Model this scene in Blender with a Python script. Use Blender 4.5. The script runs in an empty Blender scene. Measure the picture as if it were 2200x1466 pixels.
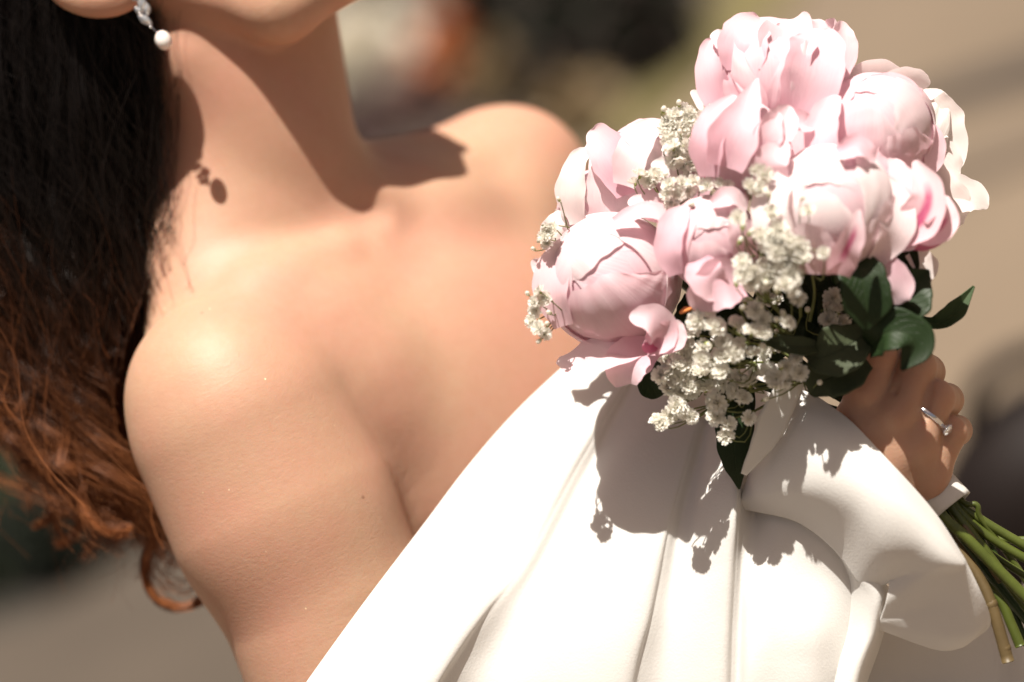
import bpy, math, random
import numpy as np
from mathutils import Vector, Matrix

random.seed(7)
rng = np.random.default_rng(7)
PI = math.pi
SC = bpy.context.scene
COL = SC.collection

# ------------------------------------------------------------------ camera, sky, sun, exposure
W_PX, H_PX = 2200.0, 1466.0
DIST = 1.5                     # metres from the lens to the bride's shoulder
S = 0.50 / W_PX                # metres per unit; the frame is half a metre wide at DIST
CAM_H = 1.78
PITCH = math.radians(20)
ROLL = math.radians(28)
CP, SP, CR, SR = math.cos(PITCH), math.sin(PITCH), math.cos(ROLL), math.sin(ROLL)
FWD = Vector((0, CP, -SP))
UPV = Vector((0, SP, CP))
RGT = Vector((1, 0, 0))
XS = CR * RGT - SR * UPV
ZS = SR * RGT + CR * UPV
CAM = Vector((0, 0, CAM_H))
ORG = CAM + FWD * DIST
MN = np.array([[XS.x, FWD.x, ZS.x], [XS.y, FWD.y, ZS.y], [XS.z, FWD.z, ZS.z]])
ON = np.array(ORG)

cd = bpy.data.cameras.new("camera")
cd.sensor_width = 36.0
cd.lens = 36.0 * DIST / 0.50
cd.clip_start = 0.05
cd.clip_end = 2000
cd.dof.use_dof = True
cd.dof.focus_distance = DIST - 0.035
cd.dof.aperture_fstop = 2.6
cd.dof.aperture_blades = 9
cam = bpy.data.objects.new("camera", cd)
COL.objects.link(cam)
cam.matrix_world = Matrix(((XS.x, ZS.x, -FWD.x, CAM.x), (XS.y, ZS.y, -FWD.y, CAM.y), (XS.z, ZS.z, -FWD.z, CAM.z), (0, 0, 0, 1)))
SC.camera = cam

LS = Vector((0.275, 0.45, -0.85)).normalized()          # travel of the light in the (right, forward, up) frame
LW = (XS * LS.x + FWD * LS.y + ZS * LS.z).normalized()
SUN_EL = math.asin(-LW.z)
SUN_AZ = math.atan2(-LW.x, -LW.y)
wd = bpy.data.worlds.new("World")
SC.world = wd
wd.use_nodes = True
nt = wd.node_tree
nt.nodes.clear()
wo = nt.nodes.new("ShaderNodeOutputWorld")
bg = nt.nodes.new("ShaderNodeBackground")
sky = nt.nodes.new("ShaderNodeTexSky")
sky.sky_type = 'NISHITA'
sky.sun_disc = False
sky.sun_elevation = SUN_EL
sky.sun_rotation = SUN_AZ
sky.dust_density = 4.0
sky.air_density = 1.0
warm = nt.nodes.new("ShaderNodeMix")
warm.data_type = 'RGBA'
warm.blend_type = 'MULTIPLY'
warm.inputs[0].default_value = 1.0
warm.inputs[7].default_value = (0.90, 0.70, 0.55, 1)
nt.links.new(sky.outputs[0], warm.inputs[6])
nt.links.new(warm.outputs[2], bg.inputs[0])
bg.inputs[1].default_value = 0.05
nt.links.new(bg.outputs[0], wo.inputs[0])

sd = bpy.data.lights.new("sun", 'SUN')
sd.energy = 5.0
sd.angle = math.radians(0.53)
sd.color = (1.0, 0.945, 0.86)
sun = bpy.data.objects.new("sun", sd)
COL.objects.link(sun)
sun.rotation_euler = LW.to_track_quat('-Z', 'Y').to_euler()
sun.location = (0, 0, 6)

SC.view_settings.view_transform = 'Standard'
SC.view_settings.look = 'None'
SC.view_settings.exposure = 0.78
SC.view_settings.gamma = 1.0
SC.view_settings.use_curve_mapping = False
SC.cycles.use_denoising = True
SC.cycles.max_bounces = 8
SC.cycles.transparent_max_bounces = 16
SC.cycles.sample_clamp_indirect = 6.0

# ------------------------------------------------------------------ coordinates and object helpers
def Q(p):
    """(px, py, depth) -> metric units (right, forward, up) about ORG"""
    p = np.asarray(p, float)
    s = (DIST + p[..., 2] * S) / DIST
    return np.stack([(p[..., 0] - 1100) * s, p[..., 2], -(p[..., 1] - 733) * s], -1)

def WL(q):
    return (np.asarray(q, float) * S) @ MN.T + ON

def WP(px, py, d=0.0):
    return WL(Q((px, py, d)))

def DW(v):
    """direction in the metric frame -> world"""
    return np.asarray(v, float) @ MN.T

def ground(px, py, z=0.0):
    """where the sight line through a pixel meets the height z"""
    p = WP(px, py, 0.0)
    c = np.array(CAM)
    t = (z - c[2]) / (p[2] - c[2])
    return c + (p - c) * t

def root_of(o):
    while o.parent is not None:
        o = o.parent
    return o

def tag(o, label=None, cat=None, group=None, kind=None):
    if label: o['label'] = label
    if cat: o['category'] = cat
    if group: o['group'] = group
    if kind: o['kind'] = kind
    return o

def empty(name, loc):
    o = bpy.data.objects.new(name, None)
    o.empty_display_size = 0.02
    o.location = Vector(loc)
    COL.objects.link(o)
    return o

def to_mesh(name, verts, faces, mats, uv=None, smooth=True, fmat=None):
    me = bpy.data.meshes.new(name)
    verts = np.asarray(verts, np.float32)
    if isinstance(faces, np.ndarray):
        n, k = faces.shape
        me.vertices.add(len(verts))
        me.vertices.foreach_set("co", verts.ravel())
        me.loops.add(n * k)
        me.loops.foreach_set("vertex_index", faces.astype(np.int32).ravel())
        me.polygons.add(n)
        me.polygons.foreach_set("loop_start", np.arange(0, n * k, k, dtype=np.int32))
        me.update(calc_edges=True)
    else:
        me.from_pydata(verts.tolist(), [], faces)
    if uv is not None:
        ul = me.uv_layers.new(name="UVMap")
        idx = np.empty(len(me.loops), np.int32)
        me.loops.foreach_get("vertex_index", idx)
        ul.data.foreach_set("uv", np.asarray(uv, np.float32)[idx].ravel())
    for m in (mats if isinstance(mats, (list, tuple)) else [mats]):
        me.materials.append(m)
    if fmat is not None:
        me.polygons.foreach_set("material_index", np.asarray(fmat, np.int32))
    me.polygons.foreach_set("use_smooth", [smooth] * len(me.polygons))
    me.validate()
    me.update()
    return me

def mk(name, wverts, faces, mats, parent=None, uv=None, smooth=True, base=None, fmat=None):
    """link ONE mesh object; wverts are world coordinates"""
    wverts = np.asarray(wverts, float)
    if parent is not None:
        off = np.array(root_of(parent).location)
    else:
        off = np.asarray(base, float) if base is not None else wverts.mean(0)
    me = to_mesh(name, wverts - off, faces, mats, uv, smooth, fmat)
    o = bpy.data.objects.new(name, me)
    COL.objects.link(o)
    if parent is None:
        o.location = Vector(off)
    else:
        o.parent = parent
    return o

def gridfaces(nu, nv, wrap=False):
    i, j = np.meshgrid(np.arange(nu if wrap else nu - 1), np.arange(nv - 1), indexing='ij')
    i = i.ravel(); j = j.ravel(); i2 = (i + 1) % nu
    return np.stack([i * nv + j, i2 * nv + j, i2 * nv + j + 1, i * nv + j + 1], 1)

def crom(pts, n, closed=False):
    """Catmull-Rom resample of points [k,3] at n values"""
    P = np.asarray(pts, float)
    k = len(P)
    E = np.vstack([2 * P[0] - P[1], P, 2 * P[-1] - P[-2]])
    t = np.linspace(0, k - 1, n)
    i = np.minimum(t.astype(int), k - 2)
    f = (t - i)[:, None]
    a, b, c, d = E[i], E[i + 1], E[i + 2], E[i + 3]
    return 0.5 * ((2 * b) + (-a + c) * f + (2 * a - 5 * b + 4 * c - d) * f ** 2 + (-a + 3 * b - 3 * c + d) * f ** 3)

def loft(curves, nu, nv):
    rows = [crom(c, nv) for c in curves]
    arr = np.stack(rows, 0)
    return np.stack([crom(arr[:, j], nu) for j in range(nv)], 1)      # nu, nv, 3

def tube(pts, rad, ns=8, n=24, caps=True):
    """verts, faces of a tube along metric points; rad scalar or list"""
    P = crom(pts, n) if len(pts) > 2 else np.linspace(pts[0], pts[1], n)
    R = np.interp(np.linspace(0, 1, n), np.linspace(0, 1, len(np.atleast_1d(rad))), np.atleast_1d(rad)) if np.ndim(rad) else np.full(n, rad)
    T = np.gradient(P, axis=0)
    T /= np.linalg.norm(T, axis=1)[:, None] + 1e-9
    up = np.array([0.31, 0.87, 0.38])
    A = np.cross(T, up); A /= np.linalg.norm(A, axis=1)[:, None] + 1e-9
    B = np.cross(T, A)
    th = np.arange(ns) * 2 * PI / ns
    V = P[None] + R[None, :, None] * (np.cos(th)[:, None, None] * A[None] + np.sin(th)[:, None, None] * B[None])
    V = V.reshape(-1, 3)
    F = [tuple(f) for f in gridfaces(ns, n, True)]
    if caps:
        F.append(tuple(i * n for i in range(ns)))
        F.append(tuple(i * n + n - 1 for i in reversed(range(ns))))
    return V, F

def merge(parts):
    V, F, o = [], [], 0
    for v, f in parts:
        V.append(np.asarray(v)); F += [tuple(int(k) + o for k in q) for q in f]; o += len(v)
    return np.vstack(V), F

def sphere_mesh(c, r, nu=14, nv=9, ax=None):
    th = np.arange(nu) * 2 * PI / nu
    ph = np.linspace(0.02, PI - 0.02, nv)
    r = np.broadcast_to(np.asarray(r, float), (3,))
    V = np.stack([np.cos(th)[:, None] * np.sin(ph)[None], np.sin(th)[:, None] * np.sin(ph)[None], np.broadcast_to(np.cos(ph)[None], (nu, nv))], -1).reshape(-1, 3) * r
    if ax is not None:
        V = V @ np.asarray(ax).T
    F = [tuple(f) for f in gridfaces(nu, nv, True)]
    F.append(tuple(i * nv for i in reversed(range(nu)))); F.append(tuple(i * nv + nv - 1 for i in range(nu)))
    return V + np.asarray(c), F

def frame(axis):
    z = np.asarray(axis, float); z = z / np.linalg.norm(z)
    h = np.array([1.0, 0.13, 0.0]) if abs(z[0]) < 0.9 else np.array([0, 1.0, 0.1])
    x = h - z * h.dot(z); x /= np.linalg.norm(x)
    return np.stack([x, np.cross(z, x), z], 1)        # columns

# ------------------------------------------------------------------ materials
def nodes(name):
    m = bpy.data.materials.new(name)
    m.use_nodes = True
    t = m.node_tree
    return m, t, t.nodes["Principled BSDF"], t.nodes["Material Output"]

def N(t, typ, **kw):
    n = t.nodes.new(typ)
    for k, v in kw.items():
        if k.startswith("i_"):
            key = k[2:]
            n.inputs[int(key) if key.isdigit() else key.replace("_", " ")].default_value = v
        else:
            setattr(n, k, v)
    return n

def mixc(t, fac, a, b, blend='MIX'):
    n = t.nodes.new("ShaderNodeMix"); n.data_type = 'RGBA'; n.blend_type = blend
    for sock, v in ((n.inputs[0], fac), (n.inputs[6], a), (n.inputs[7], b)):
        if hasattr(v, "links") or hasattr(v, "is_linked"): t.links.new(v, sock)
        elif isinstance(v, (tuple, list)): sock.default_value = (*v[:3], 1)
        else: sock.default_value = v
    return n.outputs[2]

def mmath(t, op, a, b=0.0, clamp=False):
    n = t.nodes.new("ShaderNodeMath"); n.operation = op; n.use_clamp = clamp
    for s_, v in ((n.inputs[0], a), (n.inputs[1], b)):
        if hasattr(v, "is_linked"): t.links.new(v, s_)
        else: s_.default_value = v
    return n.outputs[0]

def ramp(t, fac, stops):
    n = t.nodes.new("ShaderNodeValToRGB")
    e = n.color_ramp.elements
    while len(e) < len(stops): e.new(0.5)
    for k, (p, c) in zip(e, stops):
        k.position = p; k.color = (*c[:3], 1) if isinstance(c, (tuple, list)) else (c, c, c, 1)
    t.links.new(fac, n.inputs[0])
    return n.outputs[0]

def bump(t, b, height, strength, dist=0.001):
    n = N(t, "ShaderNodeBump"); n.inputs["Strength"].default_value = strength; n.inputs["Distance"].default_value = dist
    t.links.new(height, n.inputs["Height"]); t.links.new(n.outputs[0], b.inputs["Normal"])

def objco(t):
    return N(t, "ShaderNodeTexCoord").outputs["Object"]

def noise(t, co, scale, detail=3.0, rough=0.55, vec_scale=None):
    if vec_scale is not None:
        mp = N(t, "ShaderNodeMapping"); mp.inputs["Scale"].default_value = vec_scale
        t.links.new(co, mp.inputs[0]); co = mp.outputs[0]
    n = N(t, "ShaderNodeTexNoise"); n.inputs["Scale"].default_value = scale; n.inputs["Detail"].default_value = detail; n.inputs["Roughness"].default_value = rough
    t.links.new(co, n.inputs["Vector"])
    return n.outputs["Fac"]

def simple(name, col, rough=0.6, metal=0.0, var=0.25, scale=30.0, spec=0.5, bumpy=0.0):
    m, t, b, o = nodes(name)
    co = objco(t)
    f = noise(t, co, scale)
    b.inputs["Roughness"].default_value = rough
    b.inputs["Metallic"].default_value = metal
    b.inputs["Specular IOR Level"].default_value = spec
    t.links.new(mixc(t, f, tuple(c * (1 - var) for c in col), tuple(min(1, c * (1 + var)) for c in col)), b.inputs["Base Color"])
    if bumpy: bump(t, b, f, bumpy, 0.002)
    return m

def skin_material():
    m, t, b, o = nodes("skin")
    co = objco(t)
    f = noise(t, co, 11, 4, 0.62)
    f2 = noise(t, co, 150, 5, 0.7)
    base = mixc(t, ramp(t, f, [(0.35, 0), (0.65, 1)]), (0.465, 0.288, 0.190), (0.500, 0.262, 0.184))
    base = mixc(t, mmath(t, 'MULTIPLY', ramp(t, f2, [(0.35, 0), (0.75, 1)]), 0.35), base, (0.42, 0.215, 0.133))
    # little moles
    v = N(t, "ShaderNodeTexVoronoi"); v.inputs["Scale"].default_value = 30
    t.links.new(co, v.inputs["Vector"])
    pick = mmath(t, 'GREATER_THAN', N_sep(t, v.outputs["Color"], 0), 0.62)
    dot = mmath(t, 'MULTIPLY', ramp(t, v.outputs["Distance"], [(0.022, 1), (0.048, 0)]), pick)
    base = mixc(t, mmath(t, 'MULTIPLY', dot, 0.7), base, (0.16, 0.06, 0.03))
    # cosmetic glitter
    g = N(t, "ShaderNodeTexVoronoi"); g.inputs["Scale"].default_value = 150
    t.links.new(co, g.inputs["Vector"])
    gp = mmath(t, 'GREATER_THAN', N_sep(t, g.outputs["Color"], 1), 0.87)
    gl = mmath(t, 'MULTIPLY', ramp(t, noise(t, co, 16, 2), [(0.48, 0), (0.56, 1)]), mmath(t, 'MULTIPLY', ramp(t, g.outputs["Distance"], [(0.045, 1), (0.075, 0)]), gp))
    base = mixc(t, gl, base, (1.0, 0.86, 0.55))
    t.links.new(base, b.inputs["Base Color"])
    t.links.new(mmath(t, 'MULTIPLY', gl, 0.35), b.inputs["Metallic"])
    b.inputs["Roughness"].default_value = 0.52
    b.inputs["Specular IOR Level"].default_value = 0.34
    b.inputs["Subsurface Weight"].default_value = 0.30
    b.inputs["Subsurface Radius"].default_value = (1.0, 0.30, 0.14)
    b.inputs["Subsurface Scale"].default_value = 0.012
    h = noise(t, co, 900, 3, 0.6)
    h2 = noise(t, co, 260, 3, 0.6, (1, 1, 2.6))
    bump(t, b, mmath(t, 'ADD', mmath(t, 'MULTIPLY', h, 0.8), h2), 0.24, 0.0006)
    return m

def N_sep(t, col, k):
    n = N(t, "ShaderNodeSeparateColor"); t.links.new(col, n.inputs[0]); return n.outputs[k]

def cloth_material(name, col):
    m, t, b, o = nodes(name)
    co = objco(t)
    uvn = N(t, "ShaderNodeTexCoord").outputs["UV"]
    w = N(t, "ShaderNodeTexWave"); w.wave_type = 'BANDS'; w.bands_direction = 'DIAGONAL'
    w.inputs["Scale"].default_value = 260; w.inputs["Distortion"].default_value = 0.6; w.inputs["Detail"].default_value = 1
    t.links.new(co, w.inputs["Vector"])
    f = noise(t, co, 900, 2)
    fa = noise(t, co, 22, 2)
    t.links.new(mixc(t, fa, col, tuple(c * 0.96 for c in col)), b.inputs["Base Color"])
    b.inputs["Roughness"].default_value = 0.5
    b.inputs["Specular IOR Level"].default_value = 0.35
    b.inputs["Sheen Weight"].default_value = 0.15
    h = mmath(t, 'ADD', mmath(t, 'MULTIPLY', w.outputs["Fac"], 0.0), mmath(t, 'MULTIPLY', f, 1.2))
    cr = noise(t, co, 26, 3, 0.5, (1.0, 1.0, 0.35))
    h = mmath(t, 'ADD', h, mmath(t, 'MULTIPLY', cr, 9.0))
    bump(t, b, h, 0.4, 0.0003)
    tr = N(t, "ShaderNodeBsdfTranslucent"); tr.inputs[0].default_value = (*[c * 0.95 for c in col], 1)
    mx = N(t, "ShaderNodeMixShader"); mx.inputs[0].default_value = 0.28
    t.links.new(b.outputs[0], mx.inputs[1]); t.links.new(tr.outputs[0], mx.inputs[2]); t.links.new(mx.outputs[0], o.inputs[0])
    return m

def petal_material(name, deep, pale, streak=None, trans=0.35, edge=0.6):
    m, t, b, o = nodes(name)
    tc = N(t, "ShaderNodeTexCoord")
    uv = tc.outputs["UV"]
    sp = N(t, "ShaderNodeSeparateXYZ"); t.links.new(uv, sp.inputs[0])
    u, v = sp.outputs[0], sp.outputs[1]
    veins = noise(t, uv, 26, 4, 0.6, (2.2, 0.16, 1))
    veins2 = noise(t, uv, 60, 3, 0.6, (2.0, 0.06, 1))
    blotch = noise(t, tc.outputs["Object"], 32, 2)
    fac = mmath(t, 'ADD', mmath(t, 'MULTIPLY', v, edge), mmath(t, 'MULTIPLY', mmath(t, 'SUBTRACT', blotch, 0.5), 0.9))
    fac = mmath(t, 'ADD', fac, mmath(t, 'MULTIPLY', mmath(t, 'SUBTRACT', veins, 0.5), 0.55), True)
    base = mixc(t, fac, deep, pale)
    if streak:
        du = mmath(t, 'ABSOLUTE', mmath(t, 'SUBTRACT', mmath(t, 'ADD', u, mmath(t, 'MULTIPLY', mmath(t, 'SUBTRACT', veins, 0.5), 0.25)), 0.5))
        band = ramp(t, du, [(0.06, 1), (0.17, 0)])
        al = ramp(t, v, [(0.15, 0), (0.3, 1), (0.62, 1), (0.8, 0)])
        base = mixc(t, mmath(t, 'MULTIPLY', mmath(t, 'MULTIPLY', band, al), mmath(t, 'ADD', veins, 0.35), True), base, streak)
    t.links.new(base, b.inputs["Base Color"])
    b.inputs["Roughness"].default_value = 0.5
    b.inputs["Specular IOR Level"].default_value = 0.28
    b.inputs["Sheen Weight"].default_value = 0.15
    bump(t, b, mmath(t, 'ADD', veins, mmath(t, 'MULTIPLY', veins2, 0.7)), 0.30, 0.0009)
    tr = N(t, "ShaderNodeBsdfTranslucent"); t.links.new(mixc(t, 0.5, base, deep), tr.inputs[0])
    mx = N(t, "ShaderNodeMixShader"); mx.inputs[0].default_value = trans
    t.links.new(b.outputs[0], mx.inputs[1]); t.links.new(tr.outputs[0], mx.inputs[2]); t.links.new(mx.outputs[0], o.inputs[0])
    return m

def leaf_material(name, col, vein, rough=0.4):
    m, t, b, o = nodes(name)
    tc = N(t, "ShaderNodeTexCoord"); uv = tc.outputs["UV"]
    sp = N(t, "ShaderNodeSeparateXYZ"); t.links.new(uv, sp.inputs[0])
    u, v = sp.outputs[0], sp.outputs[1]
    au = mmath(t, 'ABSOLUTE', mmath(t, 'SUBTRACT', u, 0.5))
    ph = mmath(t, 'SUBTRACT', mmath(t, 'MULTIPLY', v, 9.0), mmath(t, 'MULTIPLY', au, 7.0))
    ph = mmath(t, 'ADD', ph, mmath(t, 'MULTIPLY', noise(t, uv, 6, 2), 1.2))
    fr = mmath(t, 'ABSOLUTE', mmath(t, 'SUBTRACT', mmath(t, 'FRACT', ph), 0.5))
    side = ramp(t, fr, [(0.0, 1), (0.07, 0)])
    mid = ramp(t, au, [(0.01, 1), (0.03, 0)])
    vn = mmath(t, 'MAXIMUM', mmath(t, 'MULTIPLY', side, 0.5), mid)
    f = noise(t, tc.outputs["Object"], 60, 3)
    base = mixc(t, f, tuple(c * 0.7 for c in col), tuple(c * 1.25 for c in col))
    t.links.new(mixc(t, mmath(t, 'MULTIPLY', vn, 0.6), base, vein), b.inputs["Base Color"])
    b.inputs["Roughness"].default_value = rough + 0.12
    b.inputs["Specular IOR Level"].default_value = 0.3
    bump(t, b, mmath(t, 'SUBTRACT', mmath(t, 'MULTIPLY', f, 0.4), vn), 0.5, 0.0008)
    tr = N(t, "ShaderNodeBsdfTranslucent"); tr.inputs[0].default_value = (*[min(1, c * 2.2) for c in col], 1)
    mx = N(t, "ShaderNodeMixShader"); mx.inputs[0].default_value = 0.18
    t.links.new(b.outputs[0], mx.inputs[1]); t.links.new(tr.outputs[0], mx.inputs[2]); t.links.new(mx.outputs[0], o.inputs[0])
    return m

def hair_material():
    m, t, b, o = nodes("dark_brown_hair")
    hi = N(t, "ShaderNodeHairInfo")
    at = N(t, "ShaderNodeAttribute"); at.attribute_name = "tint"
    c1 = ramp(t, at.outputs["Fac"], [(0.0, (0.005, 0.0035, 0.003)), (0.30, (0.007, 0.004, 0.0025)), (0.65, (0.040, 0.014, 0.006)), (1.0, (0.17, 0.060, 0.022))])
    c2 = mixc(t, hi.outputs["Random"], tuple([0.5] * 3), tuple([2.2] * 3))
    t.links.new(mixc(t, 1.0, c1, c2, 'MULTIPLY'), b.inputs["Base Color"])
    b.inputs["Roughness"].default_value = 0.38
    b.inputs["Specular IOR Level"].default_value = 0.22
    return m

M = {}
M['skin'] = skin_material()
M['dress'] = cloth_material("ivory_satin", (0.84, 0.82, 0.785))
M['ribbon'] = cloth_material("white_ribbon", (0.78, 0.76, 0.72))
M['hair'] = hair_material()
M['pink'] = petal_material("pink_petal", (0.85, 0.53, 0.61), (0.94, 0.82, 0.83))
M['blush'] = petal_material("blush_petal", (0.86, 0.60, 0.66), (0.94, 0.85, 0.84))
M['pale'] = petal_material("pale_petal", (0.91, 0.74, 0.76), (0.95, 0.91, 0.89))
M['white_petal'] = petal_material("white_petal", (0.90, 0.80, 0.77), (0.94, 0.91, 0.88))
M['streak'] = petal_material("streaked_petal", (0.86, 0.55, 0.62), (0.93, 0.78, 0.79), (0.55, 0.03, 0.17))
M['rose'] = petal_material("deep_pink_petal", (0.62, 0.16, 0.28), (0.82, 0.42, 0.52))
M['leaf_dark'] = leaf_material("dark_green_leaf", (0.017, 0.034, 0.010), (0.03, 0.05, 0.018), 0.38)
M['leaf'] = leaf_material("green_leaf", (0.040, 0.070, 0.024), (0.09, 0.12, 0.05), 0.45)
M['leaf_grey'] = leaf_material("grey_green_leaf", (0.060, 0.075, 0.036), (0.03, 0.038, 0.02), 0.5)
M['gyp'] = petal_material("ivory_blossom", (0.90, 0.87, 0.78), (0.96, 0.95, 0.90), trans=0.42)
M['gyp_center'] = simple("green_calyx", (0.30, 0.34, 0.09), 0.6)
M['gyp_stem'] = simple("thin_green_stalk", (0.17, 0.19, 0.06), 0.6)
M['stem'] = simple("green_stem", (0.070, 0.088, 0.014), 0.38, var=0.4, scale=70, bumpy=0.2)
M['stem_dark'] = simple("dark_green_stem", (0.025, 0.05, 0.010), 0.4, var=0.4, scale=70, bumpy=0.2)
M['stem_brown'] = simple("brown_stem", (0.11, 0.075, 0.03), 0.5, var=0.4, scale=60, bumpy=0.3)
M['cut'] = simple("cut_stem_end", (0.24, 0.22, 0.08), 0.7)
M['silver'] = simple("polished_silver", (0.80, 0.80, 0.82), 0.12, 1.0, 0.03, 200)
M['crystal'] = simple("cut_crystal", (0.85, 0.87, 0.90), 0.05, 0.75, 0.25, 900)
def pearl_material():
    m, t, b, o = nodes("pearl")
    lw = N(t, "ShaderNodeLayerWeight"); lw.inputs[0].default_value = 0.4
    t.links.new(mixc(t, lw.outputs["Facing"], (0.80, 0.76, 0.71), (0.62, 0.50, 0.46)), b.inputs["Base Color"])
    b.inputs["Roughness"].default_value = 0.28
    b.inputs["Coat Weight"].default_value = 0.7; b.inputs["Coat Roughness"].default_value = 0.12
    b.inputs["Subsurface Weight"].default_value = 0.2; b.inputs["Subsurface Scale"].default_value = 0.003
    return m
M['pearl'] = pearl_material()

# ------------------------------------------------------------------ the ground and what stands far behind
def paving_material():
    m, t, b, o = nodes("sandy_paving")
    co = objco(t)
    f = noise(t, co, 1.3, 4); f2 = noise(t, co, 45, 4, 0.7)
    base = mixc(t, ramp(t, f, [(0.3, 0), (0.7, 1)]), (0.130, 0.096, 0.063), (0.175, 0.130, 0.088))
    t.links.new(mixc(t, mmath(t, 'MULTIPLY', f2, 0.4), base, (0.11, 0.08, 0.055)), b.inputs["Base Color"])
    b.inputs["Roughness"].default_value = 0.9
    bump(t, b, f2, 0.4, 0.004)
    return m

g = 600.0
mk("ground", [(-g, -g, 0), (g, -g, 0), (g, g, 0), (-g, g, 0)], [(0, 1, 2, 3)], paving_material(), base=(0, 0, 0), smooth=False)['kind'] = 'structure'

def patch(name, pix, mat, z):
    pts = [ground(x, y, z) for x, y in pix]
    o = mk(name, pts, [tuple(range(len(pts)))], mat, smooth=False)
    o['kind'] = 'structure'
    return o
# flower bed soil, dark bands, painted shade and grass verge beside the paving
patch("planting_bed", [(520, 330), (960, 420), (1270, 300), (1340, 240), (1450, 120), (1560, -30), (1700, -300), (700, -300)], simple("shade_dark_soil", (0.035, 0.024, 0.018), 0.95, scale=8), 0.004)  # dark bed soil, with the shade lying on it put into the colour
patch("grass_verge", [(1270, 300), (1330, 330), (1400, 280), (1480, 200), (1590, 100), (1720, -30), (1820, -300), (1700, -300), (1560, -30), (1450, 120)], simple("olive_turf", (0.115, 0.095, 0.035), 0.95, scale=6), 0.008)
patch("dark_streak", [(1860, 225), (2290, 85), (2330, 130), (2290, 165), (1880, 265)], simple("streak_brown", (0.045, 0.033, 0.024), 0.9, scale=5), 0.008)  # dark strip across the paving
patch("paving_band", [(1900, 400), (2300, 250), (2300, 310), (1920, 450)], simple("band_brown", (0.10, 0.074, 0.052), 0.9, scale=4), 0.008)  # second strip, a little darker than the paving
patch("shaded_soil", [(-300, 1400), (60, 1330), (300, 1190), (460, 1050), (520, 930), (300, 560), (-300, 560)], simple("shade_dark_bed_soil", (0.03, 0.026, 0.02), 0.95, scale=6), 0.004)  # left bed soil, shade painted into its dark colour

patch("shaded_paving", [(-300, 1400), (60, 1330), (300, 1190), (460, 1050), (620, 1000), (760, 1160), (700, 1700), (100, 2100), (-500, 1900)], simple("paving_shade_brown", (0.062, 0.047, 0.034), 0.95, scale=3, var=.35), 0.006)  # paving in shade at lower left, the shade painted as a brown patch

def leaf_cloud(name, c, r, n, size, mats, parent=None, seed=0, up=0.4):
    g_ = np.random.default_rng(seed)
    d = g_.normal(size=(n, 3)); d /= np.linalg.norm(d, axis=1)[:, None]
    rr = g_.uniform(0.35, 1.0, n) ** 0.5 * (1 + 0.18 * np.sin(d[:, 0] * 5 + seed) * np.cos(d[:, 1] * 4))
    p = np.asarray(c) + d * rr[:, None] * np.asarray(r)
    p[:, 2] = np.maximum(p[:, 2], 0.01)
    a = g_.normal(size=(n, 3)); a /= np.linalg.norm(a, axis=1)[:, None]
    b_ = np.cross(a, g_.normal(size=(n, 3))); b_ /= np.linalg.norm(b_, axis=1)[:, None]
    s = size * g_.uniform(0.6, 1.3, n)[:, None]
    V = np.stack([p - a * s, p - b_ * s * .45, p + a * s, p + b_ * s * .45], 1).reshape(-1, 3)
    F = np.arange(4 * n).reshape(n, 4)
    fm = g_.integers(0, len(mats), n)
    return mk(name, V, F, mats, parent, smooth=False, base=(c[0], c[1], 0), fmat=fm)

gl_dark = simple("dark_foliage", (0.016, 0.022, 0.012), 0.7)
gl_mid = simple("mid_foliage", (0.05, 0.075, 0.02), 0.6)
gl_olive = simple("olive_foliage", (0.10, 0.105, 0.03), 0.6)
bl_white = simple("white_bloom", (0.82, 0.76, 0.66), 0.7)
bl_orange = simple("orange_bloom", (0.52, 0.18, 0.06), 0.7)
bl_cream = simple("cream_bloom", (0.30, 0.22, 0.12), 0.7)
bl_mauve = simple("mauve_bloom", (0.20, 0.12, 0.12), 0.7)
bl_brown = simple("brown_twig", (0.05, 0.034, 0.028), 0.8)
bl_pink = simple("dusty_pink_bloom", (0.40, 0.26, 0.20), 0.7)

def at_dist(px, py, dist):
    """point on the sight line dist metres from the lens"""
    p = WP(px, py, 0.0); c = np.array(CAM); v = (p - c) / np.linalg.norm(p - c)
    return c + v * dist

def shrub(name, px, py, dist, rpx, n, size, leaf_m, bloom_m, nb, label, cat, seed, squash=1.0):
    c = ground(px, py, 0.0)
    c = ground(px, py, rpx * S * np.linalg.norm(c - np.array(CAM)) / DIST * .75)      # the crown sits just above the soil
    dist = np.linalg.norm(c - np.array(CAM))
    r = rpx * S * dist / DIST
    size = size * dist / 4.6
    root = empty(name, (c[0], c[1], 0))
    tag(root, label, cat)
    leaf_cloud("foliage", c, (r * squash, r * squash, r), n, size, leaf_m, root, seed)
    if nb: leaf_cloud("blossoms", c - np.array([0, .02, -.02]), (r * .95, r * .95, r * .95), nb, size * 1.25, bloom_m, root, seed + 100)
    st = []
    for k in range(7):
        q = c + np.array([random.uniform(-.5, .5) * r, random.uniform(-.5, .5) * r, 0])
        st.append(tube([np.array([c[0] + (q[0] - c[0]) * .3, c[1] + (q[1] - c[1]) * .3, 0.0]), (np.array([c[0], c[1], 0]) + q) / 2, q], [0.012, 0.004], 6, 8))
    V, F = merge(st)
    mk("stems", V, F, gl_dark, root)
    return root
shrub("white_flower_bush", 790, 165, 4.4, 92, 1100, .04, [bl_white, bl_white], [bl_white], 3200, "low bush covered in white flowers beyond the bride's neck", "bush", 1)
shrub("orange_flower_bush", 1005, 135, 4.5, 74, 1200, .035, [bl_orange, bl_mauve], [bl_orange, bl_orange], 900, "blurred orange flowers in the dark bed behind the far shoulder", "bush", 2)
shrub("cream_flower_bush", 1095, 180, 4.8, 50, 700, .035, [bl_cream, gl_olive], [bl_cream], 700, "small cream flower bush just above the far shoulder", "bush", 3)
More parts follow.
